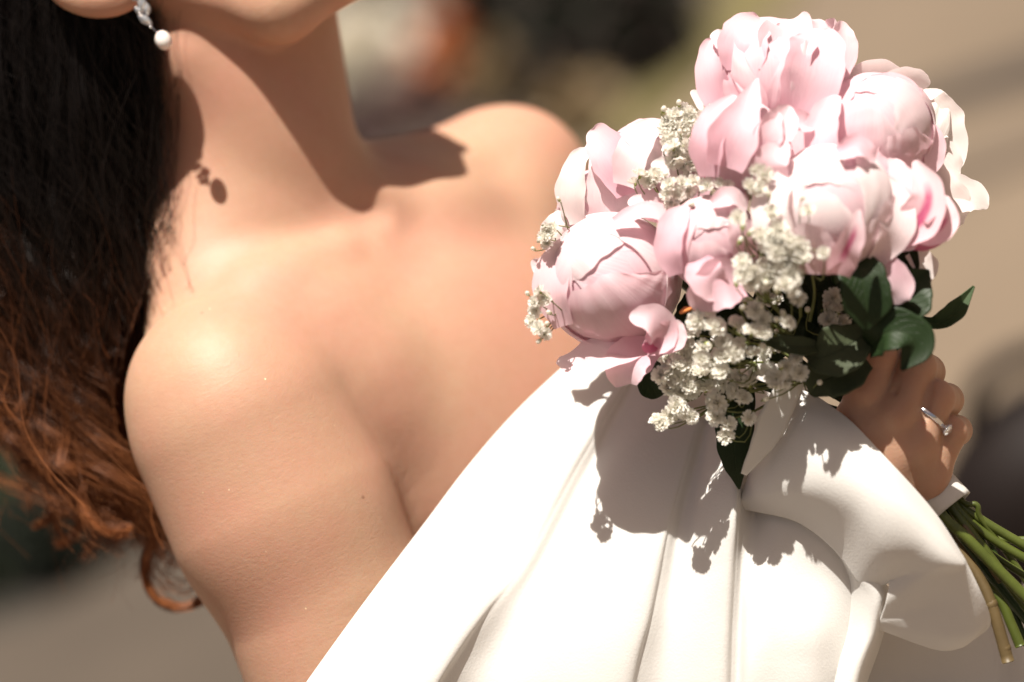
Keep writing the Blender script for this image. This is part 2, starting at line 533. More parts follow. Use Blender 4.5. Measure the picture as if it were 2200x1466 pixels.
shrub("mauve_flower_bush", 905, 225, 4.8, 45, 700, .035, [bl_mauve, bl_brown], [bl_mauve, bl_pink], 500, "dull mauve flowers between the white bush and the shoulder", "bush", 4)
shrub("green_leafy_plant", 878, 25, 5.2, 42, 800, .04, [gl_olive, gl_mid], [gl_olive], 0, "narrow olive green plant above the white flower bush", "plant", 5)
shrub("grey_flower_bush", 960, 25, 5.3, 66, 700, .04, [bl_cream, bl_mauve], [bl_white, bl_mauve], 400, "greyish flower bush at the top edge right of the green plant", "bush", 6)
shrub("pale_grass_clump", 1245, 265, 4.4, 36, 700, .04, [bl_cream, bl_mauve], [bl_cream], 300, "pale dry clump right of the bride's far shoulder", "bush", 7)
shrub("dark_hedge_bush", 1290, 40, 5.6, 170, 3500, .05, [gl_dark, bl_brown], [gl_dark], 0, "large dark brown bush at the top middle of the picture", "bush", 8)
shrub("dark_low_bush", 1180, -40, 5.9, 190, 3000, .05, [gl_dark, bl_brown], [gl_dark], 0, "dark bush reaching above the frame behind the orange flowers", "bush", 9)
shrub("brown_dry_bush", 760, 320, 4.7, 42, 800, .04, [bl_brown, bl_mauve], [bl_brown], 0, "brown dry plant low behind the bride's neck", "bush", 10)
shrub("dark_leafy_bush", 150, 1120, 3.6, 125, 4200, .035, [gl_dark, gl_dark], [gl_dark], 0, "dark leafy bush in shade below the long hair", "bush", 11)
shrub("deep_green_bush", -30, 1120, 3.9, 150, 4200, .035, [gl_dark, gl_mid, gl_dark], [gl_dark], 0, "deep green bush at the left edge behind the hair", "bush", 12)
shrub("pale_pink_bush", 18, 880, 3.9, 55, 500, .035, [bl_pink, gl_olive], [bl_pink, bl_cream], 900, "pale pink flowers glimpsed at the left edge beside the hair", "bush", 13)
shrub("grey_bloom_bush", 105, 1020, 3.5, 36, 300, .03, [bl_mauve, gl_dark], [bl_pink], 260, "faint greyish bloom just under the hair's left edge", "bush", 14)
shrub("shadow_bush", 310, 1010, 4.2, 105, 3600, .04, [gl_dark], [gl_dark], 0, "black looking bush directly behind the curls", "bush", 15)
# dark rounded leather bag standing on the paving at the right edge
def round_bag():
    c0 = at_dist(2310, 1090, 3.3)
    root = empty("round_bag", (c0[0], c0[1], 0)); tag(root, "dark brown rounded leather bag on the paving at the right edge behind the stems", "bag")
    r = 285 * S * 3.3 / DIST
    mat = simple("dark_leather", (0.012, 0.008, 0.007), 0.6, spec=0.15, scale=14, bumpy=0.4)
    nu, nv = 40, 26
    th = np.linspace(0, 2 * PI, nu, endpoint=False)[:, None]; ph = np.linspace(0.01, PI - .01, nv)[None]
    rr = r * (1 + 0.03 * np.sin(7 * th) * np.sin(ph) ** 2)
    V = np.stack([rr * np.cos(th) * np.sin(ph), rr * .8 * np.sin(th) * np.sin(ph), r * np.sign(np.cos(ph)) * np.abs(np.cos(ph)) ** .8 + 0 * th], -1).reshape(-1, 3)
    V += c0
    zmin = V[:, 2].min()
    mk("bag_body", V, gridfaces(nu, nv, True), mat, root)
    # plinth-like stand that carries it
    sm = simple("dark_wood", (0.03, 0.02, 0.016), 0.6)
    parts = []
    for a in range(4):
        x, y = math.cos(a * PI / 2 + .7) * r * .6, math.sin(a * PI / 2 + .7) * r * .55
        parts = [tube([np.array([c0[0] + x, c0[1] + y, 0]), np.array([c0[0] + x * .8, c0[1] + y * .8, zmin + r * .28])], [.012, .016], 8, 4)]
        V2, F2 = merge(parts); mk("leg", V2, F2, sm, root)
    V3, F3 = tube([c0 + np.array([-r * .5, 0, r * .8]), c0 + np.array([-r * .25, 0, r * 1.25]), c0 + np.array([r * .25, 0, r * 1.25]), c0 + np.array([r * .5, 0, r * .8])], .012, 8, 24)
    mk("handle", V3, F3, mat, root)
round_bag()

# ------------------------------------------------------------------ the bride's body: one implicit surface
def surface_nets(F, h, org):
    nx, ny, nz = F.shape
    s = F < 0
    cs = np.zeros((nx - 1, ny - 1, nz - 1), np.int8)
    for a in (0, 1):
        for b in (0, 1):
            for c in (0, 1):
                cs += s[a:nx - 1 + a, b:ny - 1 + b, c:nz - 1 + c]
    act = (cs > 0) & (cs < 8)
    I, J, K = np.nonzero(act)
    acc = np.zeros((len(I), 3)); cnt = np.zeros(len(I))
    corners = [(a, b, c) for a in (0, 1) for b in (0, 1) for c in (0, 1)]
    for p in corners:
        for ax in range(3):
            if p[ax] == 1: continue
            q = list(p); q[ax] = 1
            f0 = F[I + p[0], J + p[1], K + p[2]]; f1 = F[I + q[0], J + q[1], K + q[2]]
            cr = (f0 < 0) != (f1 < 0)
            t = np.where(cr, f0 / np.where(cr, f0 - f1, 1), 0)
            pos = np.tile(np.array(p, float), (len(I), 1)); pos[:, ax] += t
            acc += pos * cr[:, None]; cnt += cr
    V = acc / cnt[:, None] + np.stack([I, J, K], 1)
    idx = -np.ones(act.shape, np.int64); idx[I, J, K] = np.arange(len(I))
    quads = []
    for ax in range(3):
        sl0 = [slice(1, -1)] * 3; sl1 = [slice(1, -1)] * 3
        sl0[ax] = slice(0, -1); sl1[ax] = slice(1, None)
        a = s[tuple(sl0)]; b = s[tuple(sl1)]
        ii = np.argwhere(a != b)
        sg = a[tuple(ii.T)]
        off = np.ones(3, int); off[ax] = 0
        e = ii + off
        u, w = [(1, 2), (2, 0), (0, 1)][ax]
        def cell(du, dw):
            c = e.copy(); c[:, u] -= du; c[:, w] -= dw
            return idx[c[:, 0], c[:, 1], c[:, 2]]
        q = np.stack([cell(1, 1), cell(0, 1), cell(0, 0), cell(1, 0)], 1)
        q[~sg] = q[~sg][:, ::-1]
        quads.append(q[(q >= 0).all(1)])
    return V * h + org, np.vstack(quads)

class Field:
    def __init__(s, lo, hi, h):
        s.lo, s.h = np.array(lo, float), h
        ax = [np.arange(lo[k], hi[k], h, dtype=np.float32) for k in range(3)]
        s.X, s.Y, s.Z = np.meshgrid(*ax, indexing='ij', sparse=True)
        s.F = np.full((len(ax[0]), len(ax[1]), len(ax[2])), 1e4, np.float32)
    def cone(s, a, b):
        """a, b = (px, py, d, r)"""
        qa, qb = Q(a[:3]), Q(b[:3])
        ra, rb = a[3] * (DIST + a[2] * S) / DIST, b[3] * (DIST + b[2] * S) / DIST
        ab = qb - qa; L2 = ab.dot(ab)
        t = ((s.X - qa[0]) * ab[0] + (s.Y - qa[1]) * ab[1] + (s.Z - qa[2]) * ab[2]) / L2
        t = np.clip(t, 0, 1).astype(np.float32)
        dx = s.X - qa[0] - t * ab[0]; dy = s.Y - qa[1] - t * ab[1]; dz = s.Z - qa[2] - t * ab[2]
        return np.sqrt(dx * dx + dy * dy + dz * dz) - (ra + (rb - ra) * t)
    def ell(s, c, r, rot=0.0, yaw=0.0):
        """ellipsoid, radii (right, forward, up), rot about the view axis (deg, clockwise), yaw about the up axis"""
        q = Q(c); k = (DIST + c[2] * S) / DIST
        a, y = math.radians(rot), math.radians(yaw)
        x, yy, z = s.X - q[0], s.Y - q[1], s.Z - q[2]
        x, z = x * math.cos(a) - z * math.sin(a), x * math.sin(a) + z * math.cos(a)
        x, yy = x * math.cos(y) + yy * math.sin(y), -x * math.sin(y) + yy * math.cos(y)
        r = [v * k for v in r]
        k0 = np.sqrt((x / r[0]) ** 2 + (yy / r[1]) ** 2 + (z / r[2]) ** 2)
        k1 = np.sqrt((x / r[0] ** 2) ** 2 + (yy / r[1] ** 2) ** 2 + (z / r[2] ** 2) ** 2)
        return (k0 * (k0 - 1) / (k1 + 1e-6)).astype(np.float32)
    def add(s, f, k=30.0):
        h = np.clip(0.5 + 0.5 * (s.F - f) / k, 0, 1)
        s.F = s.F + (f - s.F) * h - k * h * (1 - h)
    def sub(s, f, k=20.0):
        h = np.clip(0.5 - 0.5 * (s.F + f) / k, 0, 1)
        s.F = s.F + (-f - s.F) * h + k * h * (1 - h)
    def mesh(s):
        return surface_nets(s.F, s.h, s.lo)

def build_body():
    B = Field((-1250, -460, -1300), (900, 1500, 1650), 11)
    # ribcage and upper chest
    B.add(B.ell((1120, 1130, 690), (430, 330, 640), rot=-32, yaw=35), 1)
    B.add(B.cone((640, 800, 380, 190), (1060, 500, 860, 190)), 160)           # shoulder girdle
    B.add(B.ell((1000, 880, 545), (400, 240, 350), rot=-15, yaw=38), 180)             # chest plane
    B.add(B.cone((520, 560, 520, 150), (1010, 1050, 700, 260)), 120)
    # trapezius slopes
    B.add(B.cone((470, 300, 550, 150), (450, 830, 260, 140)), 150)
    B.add(B.cone((660, 430, 640, 110), (1060, 440, 920, 130)), 90)
    B.add(B.cone((835, 425, 770, 112), (1035, 388, 925, 134)), 70)
    # neck
    B.add(B.cone((585, 560, 545, 225), (500, 40, 480, 196)), 110)
    B.add(B.cone((520, -60, 500, 190), (555, 300, 515, 190)), 60)
    # far shoulder and arm
    B.add(B.ell((1108, 400, 950), (160, 165, 170)), 80)
    B.add(B.cone((1095, 430, 955, 150), (1300, 900, 1000, 135)), 60)
    # collar bones and the muscle beside the windpipe
    B.add(B.cone((500, 675, 275, 34), (800, 545, 395, 24)), 130)
    B.add(B.ell((870, 455, 610), (170, 140, 112)), 120)
    B.add(B.cone((900, 440, 560, 26), (1060, 330, 850, 30)), 80)
    B.add(B.cone((420, 120, 345, 50), (780, 430, 440, 30)), 130)
    # near shoulder and arm
    arm = np.minimum(B.cone((520, 905, 170, 236), (700, 1290, 170, 226)), B.cone((700, 1290, 170, 226), (905, 1960, 120, 178)))
    h_ = B.cone((470, 830, 180, 185), (600, 1100, 160, 225))
    k = 80.0; t = np.clip(0.5 + 0.5 * (arm - h_) / k, 0, 1); arm = arm + (h_ - arm) * t - k * t * (1 - t)
    B.add(B.cone((700, 700, 310, 110), (800, 890, 300, 90)), 120)
    B.add(B.cone((540, 632, 200, 24), (730, 547, 326, 20)), 60)
    B.sub(B.ell((812, 442, 338), (42, 40, 30)), 40)
    # soft crease where the arm lies against the chest
    B.add(arm, 46)
    B.add(B.cone((590, 690, 262, 92), (765, 800, 285, 84)), 140)
    # forearm that comes back up to the bouquet
    B.add(B.cone((905, 1960, 160, 178), (1600, 1350, 70, 116)), 50)
    B.add(B.cone((1600, 1350, 90, 114), (1800, 1060, -100, 80)), 50)
    # head: skull, jaw, chin, face, ear
    B.add(B.ell((320, -370, 480), (390, 310, 400)), 60)
    B.add(B.cone((325, -58, 312, 76), (600, 12, 222, 74)), 50)
    B.add(B.cone((600, 12, 222, 74), (765, -92, 328, 82)), 50)
    B.add(B.cone((330, -60, 720, 80), (770, -120, 450, 76)), 70)
    B.add(B.ell((570, -170, 450), (220, 205, 170), rot=-8), 80)
    B.add(B.ell((780, -98, 345), (54, 62, 58)), 50)
    B.add(B.ell((785, -158, 370), (50, 70, 22)), 20)                          # lips
    B.add(B.ell((778, -186, 370), (48, 65, 20)), 20)
    B.add(B.cone((665, -400, 400, 34), (785, -268, 380, 32)), 40)             # nose
    B.sub(B.ell((690, -400, 300), (60, 50, 36)), 40)
    B.add(B.ell((672, -396, 325), (40, 46, 36)), 10)                          # eye
    B.sub(B.ell((788, -171, 345), (70, 90, 5)), 10)
    B.add(B.ell((205, -52, 128), (122, 34, 92), rot=8), 26)                   # ear and lobe
    B.add(B.ell((150, -190, 130), (105, 34, 170), rot=-10), 26)
    B.sub(B.ell((185, -62, 90), (78, 26, 52), rot=6), 14)
    B.sub(B.ell((160, -180, 92), (62, 30, 120)), 14)
    return B.mesh()

def build_hand():
    Hn = Field((430, -400, -640), (1000, 60, 60), 3.2)
    MCP = {'index': (1868, 838, -237), 'middle': (1925, 893, -253), 'ring': (1966, 958, -249), 'pinky': (1985, 1026, -225)}
    WR = (1800, 1040, -130)
    B = Hn
    B.add(B.cone((1690, 1230, 20, 96), (*WR, 76)), 1)
    for k_, off in (('index', (-12, -26, 6)), ('middle', (0, -8, -4)), ('ring', (8, 12, -2)), ('pinky', (14, 34, 8))):
        B.add(B.cone((WR[0] + off[0], WR[1] + off[1], WR[2] + off[2], 60), (*MCP[k_][:2], MCP[k_][2] + 12, 41)), 46)
    B.add(B.ell((1898, 972, -215), (100, 66, 118), rot=40), 45)
    B.add(B.cone((1900, 1050, -177, 60), (1990, 1066, -177, 46)), 40)
    # each finger: proximal, middle and last bone, unlike lengths, curled round the stems
    fing = {
        'index':  [(1868, 838, -237, 42), (1888, 765, -240, 38), (1935, 735, -150, 34), (1925, 790, -65, 28)],
        'middle': [(1925, 893, -253, 45), (1969, 789, -237, 42), (1992, 800, -150, 37), (1950, 850, -55, 30)],
        'ring':   [(1966, 958, -249, 42), (2010, 856, -237, 40), (2034, 860, -150, 35), (1985, 905, -55, 29)],
        'pinky':  [(1993, 1035, -220, 37), (2040, 930, -217, 36), (2056, 925, -140, 31), (2010, 965, -55, 26)],
    }
    for n_, js in fing.items():
        f = None
        for a, b in zip(js[:-1], js[1:]):
            g_ = B.cone(a, b)
            f = g_ if f is None else (lambda h_: f + (g_ - f) * h_ - 10 * h_ * (1 - h_))(np.clip(0.5 + 0.5 * (f - g_) / 10, 0, 1))
        B.add(f, 5)
    # webs and knuckle heads soften the roots of the fingers
    for k_, r in (('index', 42), ('middle', 46), ('ring', 43), ('pinky', 40)):
        p = MCP[k_]
        B.add(B.ell((p[0], p[1], p[2] + 6), (r, r * .92, r)), 34)
    B.add(B.cone((1945, 918, -215, 24), (1985, 960, -211, 24)), 34)
    B.add(B.cone((1985, 965, -207, 26), (2004, 1018, -200, 26)), 34)
    B.add(B.cone((1890, 860, -215, 26), (1930, 900, -215, 26)), 30)
    B.sub(B.cone((1936, 786, -282, 4), (1922, 842, -284, 5)), 9)
    B.sub(B.cone((2008, 812, -272, 4), (1986, 900, -284, 5)), 9)
    B.sub(B.cone((2052, 888, -250, 4), (2026, 980, -268, 5)), 9)
    # thumb, hidden behind the stems: leaves the side of the palm near its base
    B.add(B.cone((1800, 960, -130, 50), (1850, 890, -75, 42)), 26)
    B.add(B.cone((1850, 890, -75, 42), (1900, 850, -25, 34)), 14)
    return B.mesh()

bv, bf = build_body()
hv, hf = build_hand()
av = np.vstack([bv, hv]); af = np.vstack([bf, hf + len(bv)])
person_base = WP(1250, 2400, 500)
person = mk("person", WL(av), af[:, ::-1], M['skin'], base=(person_base[0], person_base[1], 0))
tag(person, "woman in an ivory off-shoulder dress with long dark curly hair holding a peony bouquet", "person")

# ------------------------------------------------------------------ hair
def build_hair():
    g_ = np.random.default_rng(11)
    nclump, per, npt = 420, 34, 60
    t = np.linspace(0, 1, npt)
    kt = [0, .16, .34, .52, .66, .80, .92, 1.0]
    kx = [150, 120, 105, 108, 135, 190, 262, 300]
    ky = [-330, -60, 240, 520, 740, 930, 1090, 1180]
    kw = [230, 285, 285, 260, 190, 135, 85, 55]
    kd = [470, 430, 420, 440, 430, 420, 400, 390]
    kwd = [200, 240, 230, 190, 150, 110, 70, 50]
    pos, sizes, rad = [], [], []
    for c in range(nclump):
        a = g_.uniform(0, 2 * PI); r0 = math.sqrt(g_.uniform(0, 1))
        ca, sa = math.cos(a) * r0, math.sin(a) * r0
        L = g_.uniform(0.55, 0.92) if g_.random() < .6 else g_.uniform(0.80, 1.0)
        tt = t * L
        cx = np.interp(tt, kt, kx); cy = np.interp(tt, kt, ky)
        w = np.interp(tt, kt, kw); d = np.interp(tt, kt, kd); wdp = np.interp(tt, kt, kwd)
        ph = g_.uniform(0, 2 * PI); fr = g_.uniform(1.6, 3.6); amp = g_.uniform(18, 60)
        env = np.clip((tt - .12) / .5, 0, 1.7)
        curl = 2 * PI * fr * tt ** 1.25 + ph
        drift = g_.normal(0, 28) * tt
        bx = cx + ca * w + amp * env * np.cos(curl) + drift
        by = cy + amp * env * .5 * np.sin(curl) + g_.normal(0, 18)
        bd = d + sa * wdp + amp * env * np.sin(curl)
        for k in range(per):
            fly = g_.random() < 0.06
            sp = g_.normal(0, 1, 3) * (7.5 if not fly else 26)
            tw = g_.uniform(0, 2 * PI)
            sh = (0.5 + 0.8 * tt) if not fly else (0.3 + 2.0 * tt ** 2)
            mod = 1 + .45 * np.sin(2 * PI * 2.1 * tt + ph * 2 + k)
            x = bx + sp[0] * sh * mod + 3 * np.sin(curl * 1.7 + tw) * env
            y = by + sp[1] * sh
            dd = bd + sp[2] * sh * mod
            pos.append(np.stack([x, y, dd], 1)); sizes.append(npt)
            rad.append(np.full(npt, .24) * np.linspace(1, .5, npt))
    # loose ringlets in the lower half
    for c in range(46):
        y0 = g_.uniform(520, 900); x0 = np.interp(y0, ky, kx) + g_.uniform(-1, 1) * np.interp(y0, ky, kw) * 1.05
        ln = g_.uniform(150, 290); turns = g_.uniform(1.0, 2.4); R0 = g_.uniform(16, 44); ph = g_.uniform(0, 6.3); d0 = g_.uniform(240, 480); sgn = 1 if g_.random() < .5 else -1
        u = np.linspace(0, 1, npt)
        ctr_x = x0 + (np.interp(y0 + ln, ky, kx) - np.interp(y0, ky, kx)) * u + g_.normal(0, 18) * u
        for k in range(44):
            o = g_.normal(0, 1, 3) * 5.2
            Rr = R0 * (0.35 + .8 * u)
            x = ctr_x + Rr * np.cos(ph + sgn * 2 * PI * turns * u) + o[0] * (1 + .4 * np.sin(7 * u + k))
            y = y0 + ln * u + Rr * .8 * np.sin(ph + sgn * 2 * PI * turns * u) + o[1]
            dd = d0 + Rr * .6 * np.sin(ph + 1 + 2 * PI * turns * u) + o[2] * (1 + .4 * np.cos(6 * u + k))
            pos.append(np.stack([x, y, dd], 1)); sizes.append(npt); rad.append(np.full(npt, .21))
    # the thick ring-shaped curl at the lowest tip, and the thin curls inside it
    for k in range(170):
        o = g_.normal(0, 1, 3) * np.array([3.4, 3.4, 4])
        tt = np.linspace(0, 1, npt)
        pre = np.array([[215, 930], [262, 1010], [318, 1110], [318, 1170]])
        ang = np.linspace(math.radians(172), math.radians(172 - 235), 30)
        ring = np.stack([383 + 72 * np.cos(ang), 1218 + 84 * -np.sin(-ang) * 1.0], 1)
        ang = np.radians(np.linspace(195, 20, 30))
        ring = np.stack([384 + 74 * np.cos(ang), 1222 - 84 * np.sin(ang) * -1 * -1], 1)
        ang = np.radians(np.linspace(200, -30 + 0, 34))
        ring = np.stack([386 + 76 * np.cos(ang), 1220 + 0 * ang], 1)
        a2 = np.linspace(math.radians(-155), math.radians(-395), 34)      # down the left side, under, up the right
        ring = np.stack([386 + 76 * np.cos(a2), 1222 - 84 * np.sin(a2)], 1)
        a3 = np.linspace(math.radians(150), math.radians(400), 34)
        ring = np.stack([386 + 76 * np.cos(a3), 1222 - 84 * np.sin(a3)], 1)
        path = np.vstack([pre[:3], ring])
        p3 = np.column_stack([path, np.full(len(path), 360.0)])
        P_ = crom(p3, npt) + o * (1 + .5 * np.sin(tt * 9 + k))[:, None]
        pos.append(P_); sizes.append(npt); rad.append(np.full(npt, .26))
    for k in range(46):
        y0 = g_.uniform(1150, 1290)
        p3 = np.array([[300 + g_.normal(0, 12), y0 - 120, 380], [335, y0 - 30 + g_.normal(0, 10), 380], [390, y0 + g_.normal(0, 16), 390], [450, y0 - 20 + g_.normal(0, 18), 400]], float)
        pos.append(crom(p3, npt)); sizes.append(npt); rad.append(np.full(npt, .26))
    # flyaway wisps on the outline
    for k in range(420):
        tt = np.linspace(g_.uniform(.1, .6), g_.uniform(.7, 1.0), npt)
        side = -1 if g_.random() < .7 else 1
        x = np.interp(tt, kt, kx) + side * np.interp(tt, kt, kw) * g_.uniform(.7, 1.12)
        y = np.interp(tt, kt, ky) + g_.normal(0, 30)
        A_ = g_.uniform(10, 46); fq = g_.uniform(1.2, 3.6); ph = g_.uniform(0, 6.3)
        u = np.linspace(0, 1, npt)
        x = x + side * 26 * u ** 2 + A_ * np.sin(2 * PI * fq * u + ph); y = y + A_ * .6 * np.cos(2 * PI * fq * u + ph)
        dd = np.interp(tt, kt, kd) + g_.normal(0, 120)
        pos.append(np.stack([x, y, dd], 1)); sizes.append(npt); rad.append(np.full(npt, .22))
    # cross-lying strands swept over the top of the mass
    for k in range(700):
        u = np.linspace(0, 1, npt)
        x0, y0 = g_.uniform(-160, 320), g_.uniform(-80, 640)
        ang = g_.normal(1.25, .35); ln = g_.uniform(160, 420)
        x = x0 + math.cos(ang) * ln * u + 14 * np.sin(5 * u + k); y = y0 + math.sin(ang) * ln * u + 14 * np.cos(4 * u + k)
        x = np.minimum(x, 345 + 20 * np.sin(k + u * 3))
        dd = 175 + 60 * u + g_.uniform(-40, 50) + (np.abs(x - 120) / 300) ** 2 * 90
        pos.append(np.stack([x, y, dd], 1)); sizes.append(npt); rad.append(np.full(npt, .26))
    A_ = np.concatenate(pos)
    by_ = [-900, 0, 300, 400, 480, 600, 740, 850, 940, 1080, 1290]; bx_ = [420, 400, 384, 378, 372, 345, 300, 275, 285, 500, 500]
    lim = np.interp(A_[:, 1], by_, bx_)
    up_ = A_[:, 1] < 500
    A_[:, 0] = np.where(up_ & (A_[:, 0] > lim), lim - np.minimum((A_[:, 0] - lim) * .35, 60), A_[:, 0])
    A_[:, 2] = np.where(~up_ & (A_[:, 0] > lim - 25), np.maximum(A_[:, 2], 330), A_[:, 2])
    P_ = Q(A_)
    # keep strands out of the neck and shoulder
    Wd = WL(P_) - np.array(person.location)
    R_ = np.concatenate(rad) * 1.25 * S * 2
    hc = bpy.data.hair_curves.new("hair")
    hc.add_curves(sizes)
    hc.position_data.foreach_set("vector", Wd.astype(np.float32).ravel())
    at = hc.attributes.get("radius") or hc.attributes.new("radius", 'FLOAT', 'POINT')
    at.data.foreach_set("value", R_.astype(np.float32))
    n_tot = len(A_)
    sid = np.repeat(np.arange(len(sizes)), sizes)
    jit = g_.normal(0, .13, len(sizes))[sid]
    tint = np.clip((A_[:, 1] - 400) / 640 + np.clip((60 - A_[:, 0]) / 420, 0, .25) * (A_[:, 1] > 420) + jit, 0, 1)  # auburn lower lengths; the sunlit look of the strands is also put into the tint
    ta = hc.attributes.new("tint", 'FLOAT', 'POINT')
    ta.data.foreach_set("value", tint.astype(np.float32))
    hc.materials.append(M['hair'])
    o = bpy.data.objects.new("hair", hc)
    COL.objects.link(o); o.parent = person
    return o
hair = build_hair()

# ------------------------------------------------------------------ the dress: folded cloth lofted through its fold lines
dress = None
def cloth(name, curves, nu, nv, parent, mat=None, thick=0.0011):
    G_ = loft([Q(np.array(c, float)) for c in curves], nu, nv)
    uv = np.stack(np.meshgrid(np.linspace(0, 1, nu), np.linspace(0, 1, nv), indexing='ij'), -1).reshape(-1, 2)
    o = mk(name, WL(G_.reshape(-1, 3)), gridfaces(nu, nv), mat or M['dress'], parent, uv=uv)
    if thick:
        md = o.modifiers.new("thickness", 'SOLIDIFY'); md.thickness = thick; md.offset = 0
    return o

bod = [
    [(1235, 765, 160), (1112, 882, 125), (1008, 1000, 90), (908, 1132, 0), (780, 1300, -85), (660, 1466, -105), (590, 1570, -110)],
    [(1262, 768, 150), (1125, 893, 108), (1015, 1012, 78), (922, 1142, -25), (798, 1308, -105), (682, 1470, -125), (612, 1574, -130)],
    [(1300, 790, 120), (1180, 935, 60), (1080, 1065, 20), (985, 1205, -70), (870, 1350, -135), (765, 1480, -160), (700, 1575, -160)],
    [(1345, 800, 90), (1222, 995, 10), (1110, 1195, -70), (1035, 1300, -130), (975, 1385, -165), (915, 1480, -195), (870, 1575, -200)],
    [(1360, 802, 96), (1242, 1006, 22), (1133, 1210, -52), (1055, 1315, -105), (998, 1400, -130), (945, 1485, -155), (905, 1578, -160)],
    [(1378, 806, 118), (1272, 1012, 60), (1172, 1215, -15), (1115, 1320, -60), (1065, 1405, -85), (1020, 1490, -100), (990, 1580, -80)],
    [(1430, 830, 70), (1325, 1030, -15), (1255, 1220, -80), (1215, 1320, -100), (1175, 1405, -115), (1140, 1490, -125), (1110, 1580, -130)],
    [(1490, 880, 0), (1425, 1095, -85), (1390, 1240, -115), (1370, 1330, -130), (1345, 1410, -140), (1325, 1490, -145), (1310, 1580, -150)],
    [(1506, 895, 0), (1446, 1105, -70), (1418, 1250, -90), (1400, 1335, -105), (1380, 1415, -110), (1368, 1495, -110), (1355, 1580, -115)],
    [(1522, 905, 25), (1470, 1112, -30), (1450, 1255, -62), (1440, 1340, -75), (1430, 1420, -80), (1425, 1500, -82), (1420, 1580, -60)],
    [(1545, 925, -30), (1520, 1085, -100), (1505, 1250, -125), (1500, 1340, -135), (1495, 1420, -140), (1492, 1500, -140), (1490, 1580, -140)],
    [(1572, 945, -70), (1574, 1062, -160), (1562, 1215, -165), (1556, 1340, -165), (1552, 1420, -165), (1550, 1500, -165), (1548, 1580, -165)],
    [(1582, 950, -60), (1586, 1070, -140), (1580, 1215, -135), (1574, 1340, -135), (1572, 1420, -135), (1570, 1500, -135), (1568, 1580, -135)],
    [(1592, 960, -30), (1596, 1082, -108), (1594, 1215, -120), (1592, 1345, -124), (1590, 1425, -126), (1588, 1500, -126), (1586, 1580, -126)],
    [(1612, 1010, -30), (1620, 1100, -90), (1618, 1215, -140), (1614, 1350, -170), (1612, 1425, -180), (1610, 1500, -180), (1608, 1580, -180)],
    [(1650, 1050, -112), (1665, 1120, -140), (1672, 1220, -164), (1672, 1350, -188), (1670, 1425, -192), (1668, 1500, -192), (1666, 1580, -192)],
    [(1700, 1060, -160), (1740, 1150, -172), (1755, 1240, -172), (1760, 1350, -200), (1755, 1425, -204), (1750, 1500, -204), (1745, 1580, -204)],
    [(1740, 1070, -180), (1800, 1180, -186), (1830, 1270, -172), (1838, 1360, -156), (1825, 1430, -160), (1805, 1500, -160), (1790, 1580, -160)],
    [(1770, 1080, -176), (1850, 1200, -180), (1885, 1290, -128), (1890, 1370, -96), (1868, 1440, -72), (1840, 1510, -72), (1825, 1580, -72)],
]
_d = np.array([[p[2] for p in c[:7]] for c in bod], float)
_s = _d.copy()
_s[1:-1] = .52 * _d[1:-1] + .24 * (_d[:-2] + _d[2:])
bod = [[(p[0], p[1], _s[i][k] if 2 <= i <= 13 else p[2]) for k, p in enumerate(c)] for i, c in enumerate(bod)]
dress = empty("dress", (0, 0, 0))
dress.parent = person
dress.location = (0, 0, 0)
cloth("bodice", bod, 230, 90, dress)
over = [
    [(1604, 1040, -105), (1596, 1058, -117), (1592, 1076, -121), (1590, 1094, -100)],
    [(1640, 930, -156), (1648, 1000, -191), (1648, 1056, -187), (1632, 1100, -140)],
    [(1700, 838, -183), (1734, 945, -261), (1738, 1045, -269), (1716, 1122, -183)],
    [(1806, 888, -242), (1830, 985, -312), (1832, 1085, -316), (1792, 1180, -207)],
    [(1903, 985, -304), (1915, 1075, -355), (1898, 1170, -332), (1846, 1252, -226)],
    [(2003, 1097, -308), (2005, 1152, -351), (1968, 1196, -339), (1886, 1262, -242)],
    [(2064, 1190, -308), (2056, 1206, -339), (2008, 1216, -339), (1910, 1252, -269)],
    [(2078, 1215, -304), (2066, 1232, -322), (2004, 1240, -318), (1904, 1290, -262)],
    [(2106, 1270, -290), (2080, 1290, -292), (2015, 1292, -282), (1892, 1325, -240)],
    [(2126, 1322, -262), (2090, 1338, -268), (2010, 1332, -262), (1882, 1338, -232)],
    [(2122, 1348, -240), (2084, 1368, -250), (2010, 1364, -246), (1879, 1343, -226)],
    [(2090, 1374, -205), (2062, 1391, -215), (2008, 1394, -218), (1877, 1347, -220)],
]
cloth("bow_drape", over, 150, 80, dress)
cloth("hanging_fold", [
    [(1770, 1170, -94), (1812, 1250, -117), (1816, 1350, -148), (1790, 1440, -156), (1765, 1580, -160)],
    [(1800, 1184, -183), (1840, 1262, -204), (1838, 1350, -204), (1808, 1440, -204), (1780, 1580, -203)],
    [(1846, 1228, -234), (1872, 1290, -243), (1862, 1360, -234), (1830, 1445, -234), (1802, 1580, -234)],
    [(1892, 1250, -248), (1894, 1296, -243), (1882, 1360, -230), (1850, 1450, -226), (1822, 1580, -226)],
    [(1908, 1262, -179), (1903, 1330, -172), (1888, 1390, -168), (1860, 1470, -164), (1832, 1580, -160)]], 60, 60, dress)
